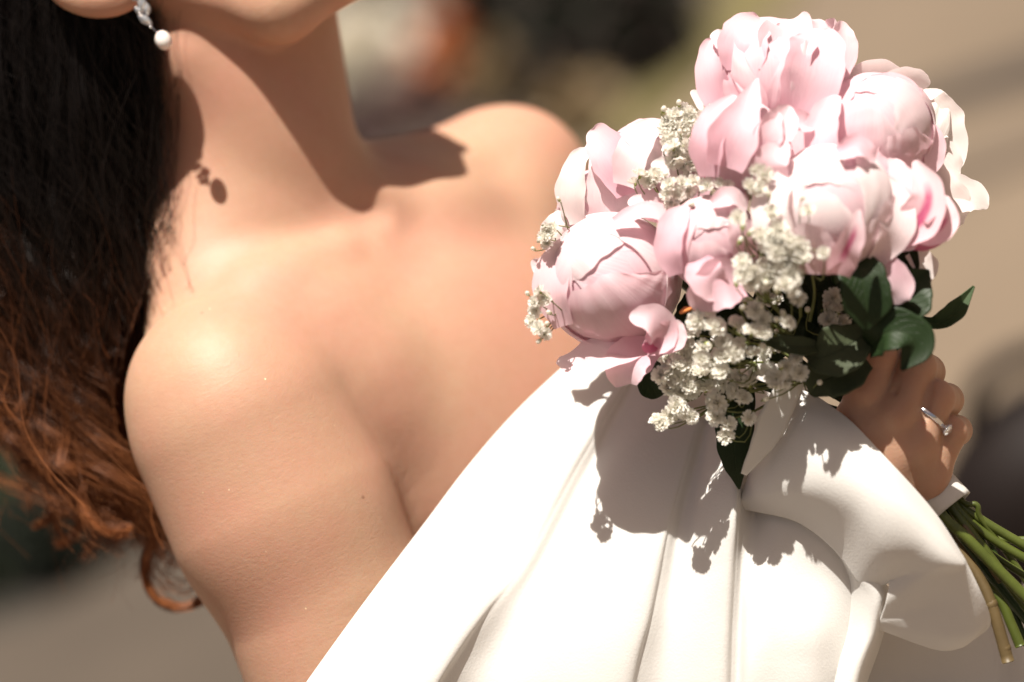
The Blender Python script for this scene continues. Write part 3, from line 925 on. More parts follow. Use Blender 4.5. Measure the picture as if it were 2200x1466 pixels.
cloth("skirt", [
    [(1780, 1240, 40), (1770, 1400, 20), (1700, 1650, -60), (1500, 2600, -80), (1300, 3900, -100), (1100, 5600, -100)],
    [(1900, 1280, 60), (1900, 1420, 30), (1880, 1650, -40), (1800, 2600, -180), (1750, 3900, -240), (1700, 5600, -300)],
    [(2010, 1320, 80), (2020, 1440, 60), (2030, 1650, -20), (2040, 2600, -160), (2100, 3900, -220), (2150, 5600, -280)],
    [(2120, 1330, 110), (2140, 1450, 90), (2160, 1650, 40), (2300, 2600, -80), (2400, 3900, -120), (2600, 5600, -160)],
    [(2190, 1270, 110), (2230, 1440, 90), (2280, 1650, 70), (2500, 2600, 50), (2700, 3900, 40), (3000, 5600, 30)],
    [(2200, 1250, 260), (2270, 1440, 280), (2340, 1650, 300), (2600, 2600, 320), (2900, 3900, 340), (3300, 5600, 360)]], 70, 90, dress)
cloth("bodice_lining", [
    [(1250, 770, 175), (1150, 900, 190), (1060, 1100, 190), (960, 1300, 40), (800, 1600, 20)],
    [(1400, 720, 200), (1330, 900, 140), (1260, 1100, 60), (1200, 1300, 0), (1100, 1600, 0)],
    [(1560, 720, 230), (1500, 900, 120), (1440, 1100, 40), (1400, 1300, 0), (1350, 1600, 0)],
    [(1700, 800, 250), (1690, 900, 160), (1650, 1100, 40), (1600, 1300, -10), (1600, 1600, -20)],
    [(1800, 900, 300), (1810, 1000, 230), (1820, 1150, 80), (1820, 1350, 0), (1800, 1600, 0)]], 40, 40, dress)

# ------------------------------------------------------------------ petals
def camframe(axis):
    z = np.asarray(axis, float); z = z / np.linalg.norm(z)
    c = np.array([0.0, -1.0, 0.02])
    x = c - z * c.dot(z)
    if np.linalg.norm(x) < .15: x = np.array([1.0, 0, 0]) - z * z[0]
    x /= np.linalg.norm(x)
    return np.stack([x, np.cross(z, x), z], 1)

def cup_petal(C, axis, R, th, W, p0, p1, layer=1.0, flare=0.0, sz=1.0, ruffle=0.03, tip=0.25, seed=0, curl=0.0, nu=38, nv=34):
    """a petal that follows a globe round C from polar angle p0 (base) to p1 (tip)"""
    g_ = np.random.default_rng(seed)
    u = np.linspace(-1, 1, nu)[:, None]; v = np.linspace(0, 1, nv)[None]
    shape = np.clip(np.sin(PI * np.clip(0.16 + v * .62, 0, 1)) ** .75, 0, 1) * (1 - 0.22 * v ** 6)
    a = u * W * shape
    kk = 2.0 / max(1.0, p1 - p0)
    notch = tip * np.abs(u) ** 2.6 + kk * 0.016 * np.sin(u * g_.uniform(4, 8) + g_.uniform(0, 6)) + kk * 0.006 * np.sin(u * g_.uniform(14, 22) + g_.uniform(0, 6))
    phi = p0 + (p1 - p0) * v * (1 - notch * v ** 1.5)
    th = math.radians(th)
    m = np.stack([np.sin(phi) * math.cos(th), np.sin(phi) * math.sin(th), -np.cos(phi)], -1)
    t_ = np.array([-math.sin(th), math.cos(th), 0])
    d = np.cos(a)[..., None] * m + np.sin(a)[..., None] * t_
    r = layer + flare * v ** 3 + curl * v ** 10 * (1 - .5 * np.abs(u))
    r = r + ruffle * v ** 2.5 * (np.sin(u * g_.uniform(3, 6) + g_.uniform(0, 6)) + .5 * np.sin(u * g_.uniform(8, 13) + v * 3 + g_.uniform(0, 6)))
    r = r + 0.012 * np.sin(u * 3.1 + g_.uniform(0, 6)) * np.sin(v * 5 + g_.uniform(0, 6)) + 0.02 * u ** 4 * g_.uniform(-1, 1.4)
    r = r + 0.0045 * np.sin(v * 46 + 3 * np.sin(u * 3 + g_.uniform(0, 6))) * np.exp(-((u - g_.uniform(-.9, .9)) / .35) ** 2)
    for _ in range(5):
        r = r + 0.0045 * v ** .8 * np.sin(u * g_.uniform(9, 26) + v * g_.uniform(-3, 3) + g_.uniform(0, 6)) * np.exp(-((v - g_.uniform(.2, 1)) / .4) ** 2)
    q = d * (r * R)[..., None]
    q[..., 2] *= sz
    q = q.reshape(-1, 3) @ camframe(axis).T + Q(C)
    uv = np.stack([np.broadcast_to(u * .5 + .5, (nu, nv)), np.broadcast_to(v, (nu, nv))], -1).reshape(-1, 2)
    return WL(q), gridfaces(nu, nv), uv

def strip_petal(pts, widths, facing=(0, -1, 0.2), cup=0.25, fold=0.0, ruffle=0.05, seed=0, point=0.5, nu=18, nv=26):
    """a free petal or leaf: spine through pts (px, py, d), half widths in units, cupped towards 'facing'"""
    g_ = np.random.default_rng(seed)
    P = crom(Q(np.array(pts, float)), nv)
    T = np.gradient(P, axis=0); T /= np.linalg.norm(T, axis=1)[:, None]
    f = np.asarray(facing, float)
    if f.ndim == 1: f = np.tile(f, (nv, 1))
    else: f = crom(f, nv)
    B_ = np.cross(T, f); B_ /= np.linalg.norm(B_, axis=1)[:, None]
    Nn = np.cross(B_, T)
    v = np.linspace(0, 1, nv)
    w = crom(np.column_stack([widths, widths, widths]), nv)[:, 0] if len(widths) > 2 else np.interp(v, [0, 1], widths)
    w = np.maximum(w, 0.8)
    u = np.linspace(-1, 1, nu)
    mw = max(widths)
    edge = 1 + 0.05 * np.sin(v * g_.uniform(9, 15) + g_.uniform(0, 6)) + .03 * np.sin(v * 29 + g_.uniform(0, 6))
    V = P[None] + (u[:, None] * (w * edge)[None])[..., None] * B_[None]
    h = cup * (u[:, None] ** 2) * w[None] + fold * np.abs(u[:, None]) * w[None]
    h = h + ruffle * mw * np.abs(u[:, None]) ** 2 * np.sin(v[None] * g_.uniform(7, 12) + np.sign(u[:, None]) * 1.3 + g_.uniform(0, 6))
    V = V + h[..., None] * Nn[None]
    # rounded, slightly notched tip
    V = V - (point * w[-1] * (u[:, None] ** 2) * (v[None] ** 8))[..., None] * T[None]
    uv = np.stack([np.broadcast_to(u[:, None] * .5 + .5, (nu, nv)), np.broadcast_to(v[None], (nu, nv))], -1).reshape(-1, 2)
    return WL(V.reshape(-1, 3)), gridfaces(nu, nv), uv

GROUP = "peonies in the bridal bouquet"
def peony(label, C, axis, R, sz, petals, extras=(), seed=0, inner='pink', core=5):
    axis = np.asarray(axis, float) / np.linalg.norm(axis)
    k = (DIST + C[2] * S) / DIST
    R = R * k
    root = empty("peony", WL(Q(C) - axis * R * sz))
    tag(root, label, "peony", GROUP)
    for i in range(core):
        V, F, uv = cup_petal(C, axis, R, i * 360 / core + 20 + seed * 31, 1.7, .25, 3.55 - .05 * i, 0.905 + .009 * i, 0, sz, .012, .10, seed * 50 + i)
        mk("petal", V, F, M[inner], root, uv=uv)
    for i, p in enumerate(petals):
        p = dict(p); mat = p.pop('mat', 'pink')
        V, F, uv = cup_petal(C, axis, R, sz=sz, seed=seed * 100 + i * 7 + 3, **p)
        mk("petal", V, F, M[mat], root, uv=uv)
    for i, e in enumerate(extras):
        e = dict(e); mat = e.pop('mat', 'pink')
        V, F, uv = strip_petal(seed=seed * 10 + i, **e)
        mk("petal", V, F, M[mat], root, uv=uv)
    # the stalk runs down into the bundle
    b0 = Q(C) - axis * R * sz * .9
    b1 = Q((1870 + seed * 3, 880 + seed * 4, -150 + seed * 5))
    V, F = tube([b0, b0 - axis * R * .7, (b0 + b1) / 2 + np.array([20, 20, -40]), b1], [11, 9, 9], 8, 20)
    mk("stalk", WL(V), F, M['stem_dark'], root)
    return root

def P_(th, W, p0, p1, layer, mat='pink', **k):
    return dict(th=th, W=W, p0=p0, p1=p1, layer=layer, mat=mat, **k)

# topmost open bowl
peony("open pink peony with frilled rim, topmost in the bouquet", (1660, 172, -150), (-.05, -.25, 1), 150, .94, [
    P_(170, 1.15, .3, 2.45, .90, 'blush', ruffle=.06, tip=.08), P_(115, 1.1, .3, 2.5, .93, 'pink', ruffle=.05, tip=.1), P_(-125, 1.1, .3, 2.55, .93, 'pink', ruffle=.05, tip=.1),
    P_(60, 1.05, .3, 2.42, .97, 'blush', ruffle=.05, tip=.1, flare=.03), P_(-70, 1.05, .3, 2.40, .97, 'blush', ruffle=.05, tip=.1, flare=.03),
    P_(-10, .95, .2, 2.5, .96, 'pink', ruffle=.04, tip=.08), P_(30, .75, .2, 2.3, 1.0, 'pink', ruffle=.035, tip=.1), P_(-55, .75, .2, 1.85, 1.02, 'pink', ruffle=.04, tip=.14),
    P_(95, .55, .25, 2.35, 1.06, 'blush', ruffle=.05, tip=.15, flare=.14), P_(-100, .55, .25, 2.0, 1.04, 'blush', ruffle=.06, tip=.2, flare=.05)],
    [dict(pts=[(1590, 262, -210), (1535, 232, -205), (1484, 196, -200)], widths=[30, 34, 6], cup=.3, mat='white_petal'),
     dict(pts=[(1590, 120, -240), (1558, 92, -245), (1530, 70, -230)], widths=[20, 22, 12], cup=.3, mat='blush'),
     dict(pts=[(1560, 245, -235), (1530, 165, -240), (1530, 105, -225), (1536, 82, -215)], widths=[30, 34, 24, 5], facing=(-.4, -1, .1), cup=.4, ruffle=.1, mat='pink'),
     dict(pts=[(1600, 150, -262), (1598, 95, -258), (1612, 62, -235), (1640, 46, -210)], widths=[40, 52, 44, 20], facing=(-.2, -1, .3), cup=.3, ruffle=.12, mat='pink'),
     dict(pts=[(1680, 160, -275), (1690, 95, -262), (1700, 60, -235), (1690, 44, -215)], widths=[50, 60, 46, 24], facing=(0, -1, .3), cup=.25, ruffle=.1, mat='blush'),
     dict(pts=[(1715, 240, -285), (1745, 160, -290), (1752, 95, -265), (1740, 62, -240)], widths=[44, 62, 54, 26], facing=(.1, -1, .2), cup=.3, ruffle=.07, mat='pink'),
     dict(pts=[(1735, 130, -200), (1755, 70, -190), (1765, 42, -180)], widths=[30, 36, 14], facing=(.1, -1, .2), cup=.3, ruffle=.15, mat='blush'),
     dict(pts=[(1778, 210, -230), (1800, 130, -225), (1808, 75, -215), (1812, 46, -205)], widths=[20, 36, 28, 12], facing=(.4, -1, .1), cup=.35, ruffle=.1, mat='blush')], seed=1)
# white peony behind, right
peony("white peony at the back right with petals spread over the paving", (1935, 300, -60), (.55, .35, .75), 128, .9, [
    P_(60, .8, .3, 2.2, .95, 'white_petal', ruffle=.06), P_(-60, .8, .3, 2.2, .95, 'white_petal', ruffle=.06), P_(0, .8, .3, 2.3, 1.0, 'white_petal', ruffle=.06, flare=.05),
    P_(120, .8, .3, 2.0, 1.02, 'white_petal', flare=.1, ruffle=.06), P_(180, .8, .3, 2.1, 1.0, 'white_petal', flare=.08, ruffle=.06)],
    [dict(pts=[(1950, 300, -130), (2005, 250, -125), (2062, 250, -120)], widths=[56, 66, 22], facing=(-.3, -1, .5), cup=.15, mat='white_petal'),
     dict(pts=[(1980, 230, -150), (2010, 275, -150), (2030, 330, -150), (2000, 380, -150)], widths=[56, 62, 44, 14], facing=(.3, -1, 0), cup=.3, mat='white_petal'),
     dict(pts=[(1790, 200, -170), (1830, 165, -165), (1890, 150, -150), (1950, 178, -140)], widths=[14, 26, 30, 20], facing=(0, -.7, -.5), cup=.25, mat='white_petal'),
     dict(pts=[(1880, 190, -170), (1950, 165, -165), (1998, 182, -160)], widths=[24, 30, 14], facing=(0, -.7, -.5), cup=.3, mat='white_petal'),
     dict(pts=[(1960, 350, -160), (2015, 360, -160), (2055, 395, -160)], widths=[46, 60, 30], facing=(.2, -1, .2), cup=.15, mat='white_petal'),
     dict(pts=[(1985, 400, -170), (2050, 415, -170), (2095, 425, -165), (2122, 448, -160)], widths=[40, 44, 34, 8], facing=(.1, -1, .3), cup=.12, ruffle=.08, mat='white_petal'),
     dict(pts=[(1985, 380, -175), (2030, 440, -180), (2040, 500, -180)], widths=[46, 54, 26], facing=(.4, -1, 0), cup=.2, mat='white_petal')], seed=2, inner='white_petal')
# right upper bud
peony("rounded pink peony bud at the upper right, left of the white one", (1880, 278, -225), (-.1, -.55, .8), 128, 1.0, [
    P_(150, 1.3, .2, 3.5, .955, 'pink', ruffle=.012, tip=.1), P_(-120, 1.2, .2, 3.0, .965, 'pink', ruffle=.015, tip=.1), P_(70, 1.25, .2, 2.75, .975, 'blush', ruffle=.015, tip=.1),
    P_(-35, 1.15, .2, 2.6, .985, 'pink', ruffle=.015, tip=.1), P_(20, .8, .2, 2.0, 1.01, 'pink', ruffle=.02, tip=.12), P_(95, .8, .2, 2.2, 1.015, 'blush', ruffle=.03), P_(-105, .7, .2, 2.1, 1.03, 'pink', ruffle=.03)],
    [dict(pts=[(1840, 400, -370), (1835, 350, -385), (1850, 300, -380)], widths=[10, 26, 14], cup=.5, mat='streak'),
     dict(pts=[(1890, 400, -365), (1880, 355, -375), (1860, 318, -370)], widths=[14, 24, 12], cup=.4, mat='pink'),
     dict(pts=[(1985, 255, -250), (2003, 300, -265), (2000, 350, -265), (1985, 372, -260)], widths=[12, 24, 22, 8], facing=(.5, -1, 0), cup=.4, mat='pink'),
     dict(pts=[(1790, 370, -350), (1768, 310, -355), (1775, 250, -335), (1800, 205, -310)], widths=[20, 34, 32, 10], facing=(-.4, -1, .2), cup=.4, ruffle=.08, mat='pink'),
     dict(pts=[(1870, 175, -280), (1930, 180, -275), (1968, 225, -265), (1985, 270, -255)], widths=[12, 24, 26, 12], facing=(.3, -.7, .6), cup=.35, ruffle=.1, mat='blush')], seed=3)
# pointed bud in the middle
peony("pink peony with pointed upright petals between the two big upper blooms", (1597, 318, -265), (-.05, -.45, .9), 98, 1.15, [
    P_(0, 1.0, .2, 2.5, .95, 'blush', ruffle=.02), P_(80, 1.0, .2, 2.5, .95, 'pink', ruffle=.02), P_(-85, 1.0, .2, 2.5, .95, 'pink', ruffle=.02),
    P_(-45, .9, .15, 2.35, 1.02, 'blush', ruffle=.03), P_(50, .8, .15, 2.1, 1.03, 'pink', ruffle=.03)],
    [dict(pts=[(1560, 360, -375), (1580, 290, -390), (1608, 225, -370), (1628, 168, -340)], widths=[40, 50, 26, 3], facing=(-.2, -1, .1), cup=.35, mat='pink'),
     dict(pts=[(1525, 380, -350), (1522, 310, -365), (1545, 250, -350), (1580, 205, -330)], widths=[22, 38, 32, 8], facing=(-.5, -1, .1), cup=.3, mat='pink'),
     dict(pts=[(1650, 300, -385), (1680, 262, -385), (1698, 228, -360)], widths=[34, 34, 8], facing=(.2, -1, .2), cup=.4, mat='blush'),
     dict(pts=[(1640, 340, -390), (1650, 290, -398), (1672, 240, -385)], widths=[26, 30, 10], facing=(.1, -1, .2), cup=.3, mat='pink'),
     dict(pts=[(1660, 270, -350), (1710, 265, -350), (1750, 272, -335)], widths=[18, 26, 16], facing=(0, -1, .5), cup=.5, mat='pink'),
     dict(pts=[(1740, 400, -250), (1722, 330, -270), (1700, 262, -260)], widths=[50, 62, 22], facing=(0, -1, .2), cup=.25, mat='pink'),
     dict(pts=[(1760, 380, -220), (1770, 310, -240), (1760, 250, -230)], widths=[40, 56, 20], facing=(0, -1, .2), cup=.25, mat='pink'),
     dict(pts=[(1665, 400, -395), (1660, 350, -410), (1690, 305, -400)], widths=[26, 36, 16], facing=(-.3, -1, .2), cup=.4, mat='pink')], seed=4)
# big pale front bud
peony("largest pale pink peony bud in front with a magenta streaked lower petal", (1787, 443, -345), (-.12, -.62, .75), 142, .98, [
    P_(165, 1.35, .2, 3.7, .96, 'pale', ruffle=.012, tip=.08), P_(-110, 1.2, .2, 3.0, .965, 'pale', ruffle=.012, tip=.1), P_(85, 1.3, .2, 2.75, .98, 'pale', ruffle=.012, tip=.1),
    P_(-30, 1.1, .15, 2.45, .99, 'pale', ruffle=.015, tip=.1), P_(50, .85, .15, 1.95, 1.01, 'blush', ruffle=.02, tip=.12), P_(-100, .8, .2, 2.0, 1.02, 'pink', ruffle=.03)],
    [dict(pts=[(1800, 590, -440), (1815, 545, -478), (1835, 500, -492), (1845, 450, -490)], widths=[26, 30, 22, 6], facing=(.1, -1, -.2), cup=.25, mat='streak'),
     dict(pts=[(1750, 590, -420), (1742, 540, -470), (1722, 480, -490)], widths=[40, 52, 26], facing=(-.3, -1, -.3), cup=-.15, mat='blush'),
     dict(pts=[(1700, 560, -430), (1668, 500, -455), (1660, 430, -440), (1690, 370, -410)], widths=[20, 40, 40, 16], facing=(-.5, -1, .1), cup=.35, ruffle=.09, mat='pale'),
     dict(pts=[(1880, 560, -400), (1918, 500, -420), (1920, 430, -405), (1890, 380, -390)], widths=[20, 38, 36, 14], facing=(.5, -1, .1), cup=.35, ruffle=.09, mat='pale'),
     dict(pts=[(1800, 330, -450), (1845, 318, -440), (1880, 345, -425)], widths=[14, 26, 12], facing=(.1, -1, .6), cup=.4, ruffle=.15, mat='pink')], seed=5)
# left top
peony("white-pink peony under the gypsophila at the upper left", (1400, 352, -95), (-.35, -.45, .8), 105, 1.0, [
    P_(0, 1.0, .2, 2.5, .95, 'pale', ruffle=.03), P_(90, 1.0, .2, 2.5, .95, 'blush', ruffle=.03), P_(-90, 1.0, .2, 2.5, .95, 'pale', ruffle=.03), P_(180, 1.0, .2, 2.4, .97, 'blush', ruffle=.04),
    P_(-30, .8, .15, 2.0, 1.03, 'blush', ruffle=.04), P_(55, .7, .15, 2.1, 1.03, 'pale', ruffle=.04)],
    [dict(pts=[(1345, 400, -190), (1360, 340, -200), (1385, 290, -180), (1410, 258, -160)], widths=[26, 40, 34, 12], facing=(-.4, -1, .4), cup=.35, mat='pale'),
     dict(pts=[(1345, 420, -170), (1320, 350, -175), (1285, 300, -160), (1262, 286, -150)], widths=[22, 44, 36, 14], facing=(-.2, -1, .3), cup=.3, mat='pink'),
     dict(pts=[(1505, 440, -260), (1512, 385, -270), (1515, 330, -260), (1490, 290, -240)], widths=[16, 26, 24, 10], facing=(-.5, -1, 0), cup=.5, mat='streak'),
     dict(pts=[(1440, 470, -240), (1400, 450, -250), (1350, 430, -235)], widths=[26, 34, 14], facing=(0, -1, .5), cup=.4, mat='blush'),
     dict(pts=[(1460, 400, -240), (1440, 370, -250), (1400, 350, -240)], widths=[26, 30, 14], facing=(0, -1, .5), cup=.4, mat='pale')], seed=6)
# left blown-out one
peony("sunlit white-pink peony at the far left edge of the bouquet", (1285, 452, -45), (-.65, -.4, .55), 92, 1.05, [
    P_(0, 1.0, .2, 2.5, .95, 'pale', ruffle=.03), P_(90, 1.0, .2, 2.5, .95, 'pale', ruffle=.03), P_(-90, 1.0, .2, 2.5, .95, 'white_petal', ruffle=.03), P_(180, 1.0, .2, 2.4, .97, 'pale', ruffle=.04),
    P_(20, .8, .15, 2.1, 1.05, 'white_petal', ruffle=.06, flare=.06), P_(-60, .8, .15, 2.1, 1.04, 'pale', ruffle=.06, flare=.08)],
    [dict(pts=[(1245, 480, -120), (1232, 420, -130), (1240, 360, -125), (1262, 318, -110)], widths=[20, 34, 30, 12], facing=(-.6, -1, .2), cup=.4, ruffle=.12, mat='white_petal'),
     dict(pts=[(1300, 500, -140), (1312, 430, -150), (1300, 360, -140), (1272, 320, -120)], widths=[40, 48, 40, 12], facing=(0, -1, .3), cup=.25, mat='pale'),
     dict(pts=[(1230, 560, -70), (1200, 500, -80), (1205, 450, -70)], widths=[26, 36, 14], facing=(-.6, -1, .2), cup=.35, ruffle=.1, mat='white_petal'),
     dict(pts=[(1220, 640, -40), (1180, 590, -45), (1142, 560, -40)], widths=[26, 32, 8], facing=(-.5, -1, .3), cup=.3, ruffle=.1, mat='blush')], seed=7)
# big lower left bud
peony("largest pink peony bud at the lower left, resting against the neckline", (1315, 600, -175), (-.5, -.55, .55), 148, 1.0, [
    P_(170, 1.4, .2, 3.75, .96, 'blush', ruffle=.012, tip=.08), P_(-115, 1.2, .2, 3.0, .965, 'pink', ruffle=.012, tip=.1), P_(95, 1.3, .2, 2.8, .98, 'blush', ruffle=.012, tip=.1),
    P_(-25, 1.25, .12, 2.35, .995, 'pink', ruffle=.012, tip=.1), P_(60, .8, .15, 1.9, 1.012, 'blush', ruffle=.02, tip=.14), P_(-100, .8, .15, 2.1, 1.02, 'pink', ruffle=.02)],
    [dict(pts=[(1390, 752, -265), (1420, 725, -300), (1400, 690, -325), (1352, 680, -325)], widths=[14, 34, 36, 16], facing=(.1, -1, .5), cup=.35, mat='pink'),
     dict(pts=[(1400, 750, -275), (1440, 720, -300), (1462, 690, -300)], widths=[20, 34, 16], facing=(.2, -1, .2), cup=.35, mat='pink'),
     dict(pts=[(1405, 745, -240), (1360, 770, -250), (1335, 800, -235), (1322, 832, -215)], widths=[26, 48, 40, 4], facing=(0, -1, .35), cup=.25, mat='pink'),
     dict(pts=[(1380, 745, -230), (1300, 762, -240), (1245, 780, -215), (1196, 776, -190)], widths=[24, 40, 36, 10], facing=(-.1, -1, .5), cup=.3, mat='blush'),
     dict(pts=[(1405, 742, -285), (1395, 748, -292), (1380, 742, -285)], widths=[10, 14, 6], facing=(0, -1, .3), cup=.5, mat='rose'),
     dict(pts=[(1215, 700, -240), (1190, 630, -250), (1200, 560, -240), (1235, 500, -225)], widths=[24, 40, 36, 10], facing=(-.6, -1, .1), cup=.35, ruffle=.06, mat='blush'),
     dict(pts=[(1320, 480, -290), (1380, 455, -285), (1435, 470, -270), (1460, 510, -260)], widths=[12, 22, 24, 10], facing=(.1, -.8, .6), cup=.3, ruffle=.08, mat='blush')], seed=8)
# middle shaded bud
peony("pink peony bud in the middle, right of the big lower left bud", (1530, 520, -290), (-.1, -.7, .6), 103, 1.05, [
    P_(160, 1.3, .2, 3.6, .955, 'blush', ruffle=.012, tip=.1), P_(-100, 1.2, .2, 2.9, .965, 'pink', ruffle=.015, tip=.1), P_(70, 1.2, .2, 2.7, .975, 'pink', ruffle=.015, tip=.1),
    P_(-20, 1.1, .15, 2.4, .99, 'pink', ruffle=.015, tip=.1), P_(55, .8, .15, 2.0, 1.01, 'pink', ruffle=.03)],
    [dict(pts=[(1590, 600, -380), (1550, 610, -400), (1515, 635, -385), (1490, 665, -350)], widths=[40, 50, 40, 12], facing=(0, -1, .1), cup=.25, mat='pink'),
     dict(pts=[(1500, 560, -380), (1520, 600, -400), (1560, 640, -380)], widths=[24, 40, 14], facing=(0, -1, 0), cup=.3, mat='pink'),
     dict(pts=[(1600, 560, -370), (1590, 500, -398), (1572, 460, -398)], widths=[24, 30, 10], facing=(.3, -1, 0), cup=.4, mat='pink'),
     dict(pts=[(1455, 590, -350), (1440, 540, -360), (1452, 480, -350), (1480, 440, -335)], widths=[18, 30, 30, 10], facing=(-.5, -1, .1), cup=.4, ruffle=.07, mat='pink'),
     dict(pts=[(1530, 440, -375), (1570, 425, -370), (1605, 450, -355)], widths=[12, 24, 12], facing=(.1, -1, .6), cup=.4, ruffle=.12, mat='blush')], seed=9)
# right open petals
peony("loose pink peony at the right edge with curled magenta marked petals", (1955, 480, -280), (.55, -.5, .3), 72, 1.0, [
    P_(0, 1.0, .2, 2.3, .95, 'blush', ruffle=.04), P_(90, 1.0, .2, 2.3, .95, 'pink', ruffle=.04), P_(-90, 1.0, .2, 2.3, .95, 'blush', ruffle=.04)],
    [dict(pts=[(1890, 470, -340), (1910, 400, -350), (1925, 340, -330)], widths=[40, 56, 26], facing=(0, -1, .2), cup=.25, mat='pink'),
     dict(pts=[(1925, 510, -380), (1975, 475, -405), (1995, 415, -405), (1965, 345, -380)], widths=[28, 42, 34, 8], facing=(-.2, -1, .1), cup=.4, mat='streak'),
     dict(pts=[(1900, 520, -370), (1945, 510, -385), (1990, 480, -380)], widths=[20, 32, 16], facing=(0, -1, .4), cup=.3, mat='blush'),
     dict(pts=[(1960, 500, -380), (2000, 500, -400), (2032, 470, -395), (2030, 420, -380)], widths=[16, 28, 22, 8], facing=(.4, -1, .1), cup=.7, mat='streak'),
     dict(pts=[(1935, 525, -370), (1990, 528, -385), (2035, 500, -380), (2042, 450, -370)], widths=[6, 9, 8, 4], facing=(.5, -.6, -.3), cup=.5, mat='rose'),
     dict(pts=[(1860, 545, -380), (1895, 580, -400), (1925, 620, -400), (1925, 655, -390)], widths=[24, 40, 36, 22], facing=(-.1, -1, .3), cup=.25, mat='pink'),
     dict(pts=[(1960, 540, -310), (1985, 575, -315), (1978, 615, -310)], widths=[20, 28, 12], facing=(.2, -1, .1), cup=.3, mat='white_petal')], seed=10)

# ------------------------------------------------------------------ leaves
def leaf(label, pts, widths, mat='leaf_dark', facing=(0, -1, .3), cup=.15, fold=.25, seed=0, ruffle=.05):
    V, F, uv = strip_petal(pts, widths, facing, cup, fold, ruffle, seed, point=.3, nu=15, nv=30)
    o = mk("peony_leaf", V, F, M[mat], uv=uv, base=WP(*pts[0]))
    md = o.modifiers.new("thickness", 'SOLIDIFY'); md.thickness = .0004
    tag(o, label, "leaf", "green leaves under the peonies")
    return o
leaf("dark oval leaf hanging below the largest pale bud", [(1840, 545, -390), (1852, 600, -415), (1862, 660, -415), (1862, 712, -400)], [18, 50, 46, 4], seed=1, fold=.2)
leaf("dark leaf with pointed corner behind the hanging pink petal", [(1905, 680, -330), (1935, 650, -350), (1965, 615, -355), (1996, 580, -350)], [30, 58, 46, 3], seed=2, fold=.3, ruffle=.1)
leaf("dark leaf standing up behind the loose peony petals at the right", [(1930, 660, -300), (1935, 600, -310), (1945, 545, -310), (1940, 510, -300)], [20, 34, 24, 4], seed=3)
leaf("slender curved leaf sticking out to the right over the paving", [(1975, 684, -250), (2010, 696, -260), (2050, 672, -262), (2093, 615, -255)], [4, 15, 20, 2], 'leaf', seed=4, fold=.5, facing=(0.2, -1, .5), ruffle=.02)
leaf("glossy curved leaf lying on the fist", [(1868, 745, -355), (1905, 715, -410), (1950, 718, -425), (1966, 750, -425), (1936, 796, -420)], [24, 44, 42, 34, 3], seed=5, fold=.25, facing=(.1, -1, .35))
leaf("grey-green veined leaf just above the back of the hand", [(1735, 775, -310), (1775, 765, -340), (1825, 742, -350), (1872, 706, -335)], [6, 44, 50, 12], 'leaf_grey', seed=6, fold=.12)
leaf("narrow grey-green leaf pointing left among the gypsophila", [(1760, 745, -320), (1720, 745, -335), (1675, 738, -335), (1635, 728, -330)], [10, 20, 16, 3], 'leaf_grey', seed=7)
leaf("shaded leaf tucked between the gypsophila and the wrist", [(1860, 770, -300), (1810, 800, -305), (1765, 820, -300), (1742, 850, -290)], [26, 48, 42, 8], 'leaf_grey', seed=8, fold=.15)
leaf("dark blunt leaf below the big lower left bud", [(1420, 720, -190), (1405, 770, -205), (1400, 820, -205), (1412, 856, -195)], [20, 34, 34, 14], seed=9, fold=.1)
for i, (lab, a, b, w) in enumerate([
        ("leaf deep in the shaded hollow under the pale bud", (1700, 560, -180), (1760, 700, -200), 60),
        ("leaf at the back of the hollow beside the grey-green leaf", (1800, 600, -170), (1720, 740, -190), 55),
        ("leaf in deep shade left of the hanging oval leaf", (1780, 620, -210), (1810, 760, -220), 46),
        ("leaf in the dark behind the lowest gypsophila", (1600, 640, -150), (1560, 800, -170), 60),
        ("leaf in the dark behind the middle gypsophila", (1660, 620, -150), (1650, 790, -180), 60),
        ("shadowed leaf between middle bud and lower left bud", (1500, 640, -170), (1460, 760, -180), 46),
        ("shadowed leaf behind the glossy curved one", (1900, 640, -200), (1850, 790, -220), 56)]):
    m_ = tuple((np.array(a) + np.array(b)) / 2 + np.array([12, 0, -20]))
    leaf(lab, [a, m_, b], [w * .6, w, 6], seed=20 + i)

